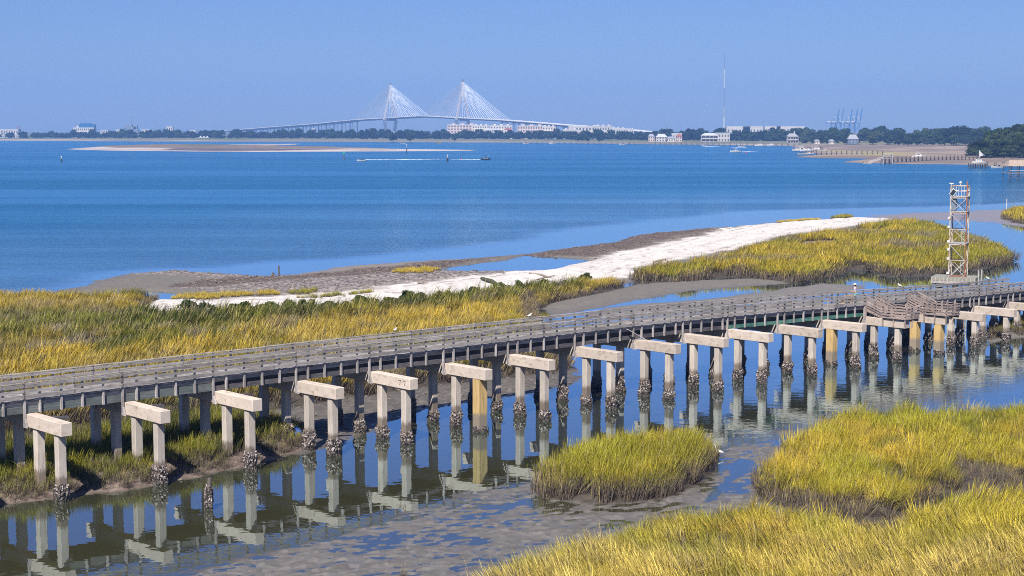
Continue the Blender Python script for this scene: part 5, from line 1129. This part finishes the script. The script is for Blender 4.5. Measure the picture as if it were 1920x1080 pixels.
# right: houses at the water
for k, (px, d, w, hh, rf, wall, roof, rows, cols, lab) in enumerate((
    (1220, 2480, 9, 8, 4, PINK, GREYR, 2, 3, 'small pink gabled house among the trees, leftmost of the waterfront houses'), (1239, 2470, 17, 7, 5, WHITEF, WHITER, 2, 4, 'white house with broad pale roof right of the pink gabled house'), (1256, 2470, 14, 5, 3, CREAM, GREYR, 1, 4, 'low cream house with grey roof among dark trees'),
    (1267, 2500, 15, 10, 3, WHITEF, WHITER, 2, 3, 'white house with flat pale roof behind the low cream one'), (1272, 2450, 8, 8, 4, PINK, REDR, 2, 2, 'narrow house with reddish roof at the right of its cluster'), (1328, 2400, 24, 10, 3.5, WHITEF, WHITER, 2, 7, 'white two storey house with porches, left half of the big white pair'), (1352, 2420, 22, 12.5, 1.5, WHITEF, WHITER, 2, 5, 'tall plain white house, right half of the big white pair'),
    (1483, 2200, 14, 9.5, 4, WHITEF, GREYR, 2, 5, 'white house with double porch and chimney before the dark wood'), (1529, 2075, 6, 4, 2, CREAM, GREYR, 1, 3, 'small white cottage half hidden in the wood, left one'), (1556, 2070, 6, 4, 2.2, CREAM, GREYR, 1, 3, 'small white cottage half hidden in the wood, right one'), (1596, 2050, 13, 6.5, 6, NAVGREY, GREYR, 2, 3, 'grey gabled house with tall white chimney in the wood'))):
    house(px, d, w, 10, hh, rf, wall, roof, lab, rows, cols, porch=px in (1328, 1483), chim=px in (1483, 1596), flat=px in (1352, 1267))
for px, d, w, y, lab in ((1381, 3300, 48, 238, 'long white warehouse roof left above the dark trees'), (1408, 3300, 40, 238.3, 'long white warehouse roof right above the dark trees'), (1445, 3500, 34, 237.6, 'pale warehouse roof behind the tall dark tree'), (1478, 3500, 60, 237.8, 'longest pale warehouse roof left of the harbour cranes')):
    house(px, d, w, 20, Z(d, y) - 1.5, 1.5, WHITEF, WHITER, lab, 1, 6, flat=True, cat='warehouse', name='warehouse')

# radio mast
d = 4300; p = far_at(1355, d, 0); rm = thing('radio_mast', p, 'very tall thin white and grey radio mast above the far right trees', 'mast')
zs = [0, Z(d, 236), Z(d, 219), Z(d, 200), Z(d, 165), Z(d, 130), Z(d, 97)]; wds = [3.6, 3.6, 3.6, 2.0, 1.6, 1.3, 0.8]; mt = [BRCON, WHITE, RWHITE, NAVGREY, WHITE, NAVGREY]
for k in range(6):
    w0, w1 = (wds[k] if k < 2 else wds[k + 1]) / 2, wds[k + 1] / 2; s_ = MB()
    for i in range(3):
        a = 2 * math.pi * i / 3; s_.tube((w0 * math.cos(a), w0 * math.sin(a), zs[k]), (w1 * math.cos(a), w1 * math.sin(a), zs[k + 1]), 0.42, 0.36, 5)
        n_ = int((zs[k + 1] - zs[k]) / 4)
        for j in range(n_):
            z0_ = zs[k] + (zs[k + 1] - zs[k]) * j / n_; z1_ = z0_ + (zs[k + 1] - zs[k]) / n_; b_ = a + 2.094
            s_.bar((w0 * math.cos(a), w0 * math.sin(a), z0_), (w1 * math.cos(b_), w1 * math.sin(b_), z1_), 0.25, 0.25)
    s_.obj('mast_section', mt[k], rm)
for dx in (-260, 260, 40):
    MB().tube((0, 0, zs[5]), (dx * 0.35, -60, 0), 0.05, 0.05, 4).obj('guy_wire', STEEL, rm)
for px, y, lab in ((1248.5, 233, 'thin dark aerial mast above the waterfront houses, left of the tall mast'), (1391, 236, 'short aerial pole between the two white warehouse roofs')):
    p = far_at(px, 3000, 0); t = thing('aerial_mast', p, lab, 'mast'); MB().tube((0, 0, 0), (0, 0, Z(3000, y)), 0.9, 0.5, 6).obj('pole', NAVGREY, t); MB().box((0, 0, Z(3000, y) - 4), (3, .6, .6)).box((0, 0, Z(3000, y) - 8), (3, .6, .6)).obj('cross_arm', NAVGREY, t)

# container cranes
def crane(px, label):
    d = 6500; p = far_at(px, d, 0); m = d / F; t = thing('container_crane', p, label, 'crane', 0, 'harbour cranes')
    zg = Z(d, 230.5); zb = Z(d, 204)
    for x in (-11, 9):
        for y in (-9, 9): MB().bar((x, y, 0), (x, y, zg), 2.2, 2.2).obj('leg', CRBLUE, t)
    for y in (-9, 9):
        MB().bar((-11, y, 22), (9, y, 22), 1.8, 1.8).obj('portal_beam', CRBLUE, t); MB().bar((-11, y, 4), (9, y, zg - 3), 1.2, 1.2).obj('brace', CRBLUE, t)
    MB().box((-12, 0, zg), (46, 7, 4.5)).obj('girder', CRBLUE, t)
    MB().box((-22, 0, zg + 4.5), (15, 8, 5)).obj('machinery_house', WHITE, t)
    for y in (-3.5, 3.5):
        MB().bar((9, y, zg), (1, y, zg + 27), 1.4, 1.4).obj('mast_leg', WHITE, t); MB().bar((-6, y, zg), (1, y, zg + 27), 1.0, 1.0).obj('mast_leg', CRBLUE, t)
        MB().bar((10, y, zg), (19, y, zb), 2.4, 3.0).obj('boom_chord', CRBLUE, t)
    for k in range(6):
        f = (k + 1) / 6; MB().bar((10 + 10 * f, -3.5, zg + (zb - zg) * f), (10 + 10 * f, 3.5, zg + (zb - zg) * f), 1.2, 1.2).obj('boom_tie', CRBLUE, t)
    MB().bar((1, 0, zg + 27), (17, 0, zg + (zb - zg) * .72), 0.6, 0.6).obj('stay', CRBLUE, t)
for k, px in enumerate((1561, 1569.5, 1585.5, 1595.5, 1604)):
    crane(px, '%s of five blue and white harbour cranes with raised booms' % ('leftmost', 'second from left', 'middle one', 'fourth from left', 'rightmost')[k])

# ------------------------------------------------------------------ docks
def dock(a, b_, z, w, label, nb=None, step=5.0, name='dock'):
    a = Vector(a); b_ = Vector(b_); L = (b_ - a).length; d = (b_ - a).normalized(); r = Vector((-d.y, d.x, 0)); t = thing(name, (a.x, a.y, 0), label, 'dock')
    for s in (-1, 1): MB().bar(r * (s * w * .42) + Vector((0, 0, z - .25)), d * L + r * (s * w * .42) + Vector((0, 0, z - .25)), 0.2, 0.3).obj('beam', DOCKW, t)
    MB().bar(Vector((0, 0, z)), d * L + Vector((0, 0, z)), w, 0.12).obj('deck', DOCKW, t)
    n = int(L / step)
    me = MB().tube((0, 0, -1.5), (0, 0, z + 1.1), 0.30, 0.26, 6).mesh('dock_pile', PILEW)
    for k in range(n + 1):
        for s in (-1, 1): p = d * (L * k / n) + r * (s * w * .5); put('pile', me, t, (p.x, p.y, random.uniform(-.3, .2)))
    return t
def V3(px, py, z=0): return at(px, py, z)
# the near dock house at the right edge
dh = V3(1903, 337.5); t = thing('dock_house', (dh.x, dh.y, 0), 'open dock house with tan shingle roof on crossed pilings at the right edge', 'dock house', 0.05)
m_ = dh.y / F; zr0 = Z(dh.y, 311); zr1 = Z(dh.y, 303); zd_ = Z(dh.y, 324)
m = MB(); m.loft([[(-4.4, -4.2, zr0), (14, -4.2, zr0), (14, 4.2, zr0), (-4.4, 4.2, zr0)], [(-2.6, -.2, zr1 + .6), (13, -.2, zr1 + .6), (13, .2, zr1 + .6), (-2.6, .2, zr1 + .6)]]); m.obj('roof', TANR, t)
MB().box((4.8, 0, zd_), (18.4, 7.6, .25)).obj('deck', DOCKW, t)
for k in range(6):
    x = -3.8 + 3.4 * k
    for y in (-3.6, 3.6): MB().tube((x, y, -2), (x, y, zr0), .17, .15, 7).obj('pile', PILEW, t)
    if k < 5:
        for a, b_ in ((0.3, zd_ - .4), (zd_ - .4, 0.3)): MB().bar((x, -3.7, a), (x + 3.4, -3.7, b_), .12, .22).obj('cross_brace', PILEW, t)
    MB().bar((x, -3.65, zd_ + 1), (x + 3.4, -3.65, zd_ + 1), .08, .12).obj('hand_rail', WHITE, t)
for x in (-3.8, 3, 9.8): MB().bar((x, -3.7, zr0 - 1.4), (x + 1.2, -3.7, zr0 - .1), .1, .16).obj('knee_brace', PILEW, t)
MB().tube((3.0, -4.2, 0), (3.0, -4.2, zr0 - .4), .2, .18, 7).obj('white_post', WHITE, t)
# pier with the lift and the little yacht
a = V3(1820, 315.5); b_ = V3(1852, 316); lift = thing('boat_lift', ((a.x + b_.x) / 2, a.y, 0), 'dark piled boat lift carrying the small white yacht', 'boat lift')
zl = Z(a.y, 306.5)
for k in range(8):
    x = -4.5 + 9 * k / 7
    for y in (-1.6, 1.6): MB().tube((x, y, -1.5), (x, y, zl + random.uniform(-.2, .6)), .2, .18, 7).obj('pile', PILEW, lift)
MB().box((0, 0, zl - .15), (9.6, 3.8, .25)).obj('deck', DOCKW, lift)
def hull_mesh(L, B, D, mat, bow=1, z=0):
    m = MB(); rs = []
    for f, wf, zf in ((0, .92, 0.10), (.2, 1, .02), (.5, 1, 0), (.75, .78, .04), (.92, .36, .16), (1.0, .04, .34)):
        x = bow * (f - .5) * L; w = B / 2 * wf; zk = z + zf * D; top = z + D * (1 + .25 * max(0, f - .4))
        rs.append([(x, -w * .15, zk), (x, -w * .75, zk + .25 * D), (x, -w, top), (x, w, top), (x, w * .75, zk + .25 * D), (x, w * .15, zk)])
    return m.loft(rs)
def boat(px, py, L, bow, label, style='runabout', hullm=WHITE, z=0.0, loc=None, rz=0.0, cat='boat'):
    p = loc or V3(px, py); t = thing({'runabout': 'speedboat', 'pontoon': 'pontoon_boat', 'console': 'fishing_boat', 'cruiser': 'cabin_cruiser', 'yacht': 'sailing_yacht'}[style], (p.x, p.y, z), label, cat, rz)
    B = L * .36; D = L * .15
    hull_mesh(L, B, D, hullm, bow, -.12).obj('hull', hullm, t)
    MB().box((-bow * L * .06, 0, D + .0), (L * .5, B * .8, .12)).obj('cockpit', DARK if style == 'runabout' else WHITE, t)
    if style == 'runabout':
        m = MB(); m.loft([[(bow * L * .12, -B * .36, D), (bow * L * .12, B * .36, D), (bow * L * .18, B * .3, D), (bow * L * .18, -B * .3, D)], [(bow * L * .06, -B * .32, D + .5), (bow * L * .06, B * .32, D + .5), (bow * L * .09, B * .3, D + .5), (bow * L * .09, -B * .3, D + .5)]]); m.obj('windscreen', GLASSD, t)
        MB().box((-bow * L * .12, 0, D + .3), (L * .12, B * .5, .5)).obj('seat', NAVY, t)
    if style in ('pontoon', 'console'):
        hz = D + 1.9
        for x in (-.2, .16):
            for y in (-.36, .36): MB().tube((bow * L * x, B * y, D), (bow * L * x, B * y, hz), .05, .05, 5).obj('canopy_pole', STEEL, t)
        MB().box((-bow * L * .02, 0, hz), (L * (.46 if style == 'pontoon' else .26), B * .9, .16)).obj('canopy', NAVY if style == 'pontoon' else WHITE, t)
        MB().box((0, 0, D + .55), (L * .12, B * .4, 1.0)).obj('console', WHITE if style == 'console' else DARK, t)
    if style in ('cruiser', 'yacht'):
        m = MB(); m.loft([[(-L * .25, -B * .36, D), (L * .22, -B * .36, D), (L * .22, B * .36, D), (-L * .25, B * .36, D)], [(-L * .22, -B * .32, D + 1.3), (L * .12, -B * .32, D + 1.3), (L * .12, B * .32, D + 1.3), (-L * .22, B * .32, D + 1.3)]]); c = m.obj('cabin', WHITE, t)
        MB().box((-L * .04, 0, D + .85), (L * .28, B * .70, .4)).obj('window', GLASSD, c)
        if style == 'cruiser': MB().box((-L * .08, 0, D + 2.3), (L * .3, B * .6, .14)).obj('hardtop', WHITE, t)
    MB().box((-bow * L * .53, 0, .4), (L * .07, .4, .9)).obj('outboard_motor', DARK, t)
    if style == 'yacht':
        MB().tube((0, 0, D), (0, 0, D + 6.2), .11, .07, 7).obj('mast', WHITE, t)
        s_ = MB(); s_.loft([[(.15, -.06, D + 2.6), (2.3, -.06, D + 3.2), (.12, -.06, D + 6.0)], [(.15, .06, D + 2.6), (2.3, .06, D + 3.2), (.12, .06, D + 6.0)]]); s_.obj('sail', WHITE, t)
        MB().bar((0, 0, D + 5.8), (3.0, 0, D + 3.0), .06, .3).obj('boom', DOCKW, t)
    return t
boat(0, 0, 7.4, -1, 'small white yacht with mast and furled sail raised on the boat lift', 'yacht', WHITE, zl - .02, loc=Vector(((a.x + b_.x) / 2 + .6, a.y, 0)))
boat(1870, 315, 7, -1, 'low white skiff moored between the boat lift and the dock house', 'runabout')
dock(V3(1850, 313), V3(1960, 312), 1.6, 1.6, 'walkway running from the boat lift behind the dock house')
# second dock with gangway and open pavilion
a = V3(1655, 306.5); b_ = V3(1835, 302); D2 = dock(a, b_, Z(a.y, 297.5), 2.4, 'long low dock with white gangway and pavilion before the tan marsh', step=4.5)
p = V3(1664, 307); pv = thing('dock_pavilion', (p.x, p.y, 0), 'open white roofed pavilion at the head of the long dock', 'pavilion'); zz_ = Z(p.y, 289); zf_ = Z(p.y, 297)
for x in (-2.6, 2.6):
    for y in (-1.5, 1.5): MB().tube((x, y, -1), (x, y, zz_), .14, .14, 6).obj('post', WHITE, pv)
MB().box((0, 0, zz_ + .1), (6.4, 4, .35)).obj('roof', WHITER, pv); MB().box((0, 0, zf_), (6, 3.6, .2)).obj('deck', DOCKW, pv)
MB().bar((-3, -1.6, zf_ + 1), (3, -1.6, zf_ + 1), .1, .12).obj('hand_rail', WHITE, pv)
gw = thing('gangway', (p.x - 3, p.y, 0), 'sloping white gangway down to the float at the left end of the long dock', 'gangway')
for y in (-.7, .7):
    MB().bar((0, y, zf_), (-8.2, y, .5), .1, .16).obj('side_beam', WHITE, gw); MB().bar((0, y, zf_ + 1), (-8.2, y, 1.4), .08, .1).obj('hand_rail', WHITE, gw)
    for k in range(6): f = k / 5; MB().box((-8.2 * f, y, zf_ + (.5 - zf_) * f + .5), (.09, .07, 1)).obj('baluster', WHITE, gw)
MB().bar((0, 0, zf_ + .02), (-8.2, 0, .52), 1.3, .06).obj('walkway', DOCKW, gw)
fl = thing('floating_dock', (p.x - 12.5, p.y, 0), 'small floating dock at the foot of the white gangway', 'float'); MB().box((0, 0, .25), (5, 2.6, .5)).obj('deck', DOCKW, fl); MB().tube((-1.8, 1.4, -1), (-1.8, 1.4, 1.6), .15, .13, 6).obj('pile', PILEW, fl)
boat(0, 0, 8.5, -1, 'white cruiser on the long dock, left of the grove', 'cruiser', loc=V3(1722, 303.3), z=Z(a.y, 297.5) - .3)
# marina at the marsh point
a = V3(1512, 290.5); b_ = V3(1655, 291.5); dock(a, b_, 2.4, 2.2, 'marina dock on many dark pilings reaching out from the tan marsh', step=4.0)
dock(V3(1490, 283), V3(1540, 281), 2.2, 2.2, 'short dock at the marina point behind the white boats', step=4.0)
k = 0
for px, py, L, st, lab in ((1497, 286, 11, 'cruiser', 'white cabin cruiser at the outer corner of the marina'), (1504, 291.5, 8, 'runabout', 'white speedboat at the front left of the marina'), (1512, 287, 12, 'cruiser', 'largest white cruiser in the marina cluster'), (1517, 291, 7, 'console', 'small white fishing boat at the front of the marina'),
        (1523, 285, 11, 'console', 'white fishing boat with hard top in the middle of the marina'), (1532, 284, 12, 'cruiser', 'white cruiser right of the middle of the marina'), (1541, 285.5, 9, 'runabout', 'pale speedboat at the right end of the marina'), (1503, 280, 10, 'cruiser', 'white cruiser behind the others at the back of the marina')):
    boat(px, py, L, random.choice((-1, 1)), lab, st, z=0.6 if k % 2 else 1.2, rz=random.uniform(-.3, .3)); k += 1
# seawall docks of the far right shore
dock(V3(965, 269.8), V3(1180, 271), 2.2, 2.4, 'long pile walkway along the far shore below the white condominiums', step=9)
dock(V3(1180, 271), V3(1500, 274), 2.6, 3.0, 'long dark dock along the waterfront houses of the far right shore', step=9)
for px, py, L, st, lab in ((1035, 270, 11, 'cruiser', 'white boat at the pile walkway under the white condominiums'), (986, 269.8, 8, 'runabout', 'small white boat at the left end of the pile walkway'), (1167, 271.5, 9, 'runabout', 'white boat at the right end of the pile walkway'), (1322, 273.2, 9, 'runabout', 'white boat hugging the dark dock below the big white houses'),
        (1390, 275.5, 8, 'runabout', 'white speedboat behind the fishing boat, near the dark dock'), (1425, 274.5, 12, 'cruiser', 'white cruiser at the right part of the dark dock'), (1446, 273.8, 10, 'cruiser', 'pale cruiser near the right end of the dark dock')):
    boat(px, py, L, -1, lab, st)

# ------------------------------------------------------------------ boats under way, wakes, markers
boat(678, 302, 6.2, -1, 'white speedboat running left with a long foam wake', 'runabout')
boat(911, 299.5, 6.6, 1, 'dark boat with navy canopy heading right and trailing foam', 'pontoon', DARK)
boat(1379, 285.5, 10, -1, 'white fishing boat heading left across the right part of the bay', 'console')
boat(822, 269.2, 9, 1, 'small yellow and white boat far out below the bridge midspan', 'runabout', simple('yellow_hull', (0.6, 0.5, 0.1), None, 2, 0.5))
boat(755, 269.5, 8, 1, 'tiny white boat left of the yellow one off the far shore', 'runabout')
def wake(x0, y0, x1, y1, w0, w1, label):
    a = V3(x0, y0); b_ = V3(x1, y1); d = b_ - a; n = 60; m = MB(); vs = []; r = Vector((-d.y, d.x, 0)).normalized()
    top = []; prev = None
    for k in range(n + 1):
        f = k / n; w = (w0 + (w1 - w0) * f) * random.uniform(.35, 1.2) * (0.25 if random.random() < .18 * (1 + f) else 1); c = a + d * f + r * random.uniform(-.4, .4); h = .30 * random.uniform(.4, 1.2) * (1 - .6 * f)
        top.append([c - r * w / 2 + Vector((0, 0, -.15)), c - r * w * .2 + Vector((0, 0, h)), c + r * w * .2 + Vector((0, 0, h * .9)), c + r * w / 2 + Vector((0, 0, -.15))])
    m.loft(top, True); o = m.obj('wake_foam', FOAM); return tag(o, label, 'wake', None, 'stuff')
wake(684, 299.8, 745, 299.4, 3.4, 5.0, 'white foam wake just behind the speedboat running left'); wake(745, 299.4, 838, 298.2, 4.0, 2.4, 'thinning foam between the speedboat and the dark marker post'); wake(906, 299.2, 845, 299.0, 3.6, 2.0, 'white foam wake behind the dark canopied boat')
wake(1384, 285.3, 1420, 283.2, 5, 3, 'foam wake behind the white fishing boat on the right'); wake(1398, 276.2, 1372, 276.4, 5, 5, 'thin foam streak close to the far right docks'); wake(1320, 274.4, 1350, 275.2, 5, 3, 'thin foam streak below the big white houses')
def marker(px, py, top, label, board=None, r=.22):
    p = V3(px, py); h = up_at(p.y, top); t = thing('channel_marker', (p.x, p.y, 0), label, 'channel marker')
    MB().tube((0, 0, -2), (0, 0, h * .55), r * 1.5, r * 1.4, 8).obj('base_pile', DARK if board != 'green' else PILEW, t); MB().tube((0, 0, h * .55), (0, 0, h), r * .8, r * .7, 8).obj('post', GREENP if board == 'green' else STEEL, t)
    if board == 'green': MB().box((0, -.3, h - .7), (1.3, .08, 1.3)).obj('day_board', GREENP, t)
    else: MB().box((0, -.1, h - .3), (.9, .5, .5)).obj('lantern', WHITE, t)
marker(115.5, 303.8, 293, 'dark marker post standing alone in the bay at far left', None, .35); marker(645, 299.5, 284, 'green channel marker left of the white speedboat', 'green', .25); marker(839, 303, 290, 'dark marker post in the foam between the two boats', None, .4); marker(762.5, 287, 270, 'slender marker post in front of the sand bar', None, .28)
pb = V3(865, 298.8); tag(MB().tube((0, 0, -.1), (0, 0, .35), .5, .5, 10).tube((0, 0, .35), (0, 0, .7), .5, .2, 10).obj('float_buoy', REDP, None, (pb.x, pb.y, 0)), 'small red tow float bobbing in the foam wake', 'buoy')
pb = V3(1399, 287.5); tag(MB().tube((0, 0, -.2), (0, 0, .5), .6, .6, 10).tube((0, 0, .5), (0, 0, 1.0), .6, .2, 10).obj('float_buoy', REDP, None, (pb.x, pb.y, 0)), 'small red buoy below the wake of the white fishing boat', 'buoy')

# ------------------------------------------------------------------ the air
hz = MB(); hz.box((0, 4420, 128), (8700, 8900, 264)); m = bpy.data.materials.new('sea_haze'); m.use_nodes = True; t = m.node_tree
for n in list(t.nodes):
    if n.type != 'OUTPUT_MATERIAL': t.nodes.remove(n)
pv_ = node(t, 'ShaderNodeVolumePrincipled'); pv_.inputs['Color'].default_value = (0.25, 0.47, 0.95, 1); pv_.inputs['Density'].default_value = 1.25e-4; pv_.inputs['Anisotropy'].default_value = 0.0
t.links.new(pv_.outputs[0], t.nodes['Material Output'].inputs['Volume'])
tag(hz.obj('haze', m), kind='stuff')
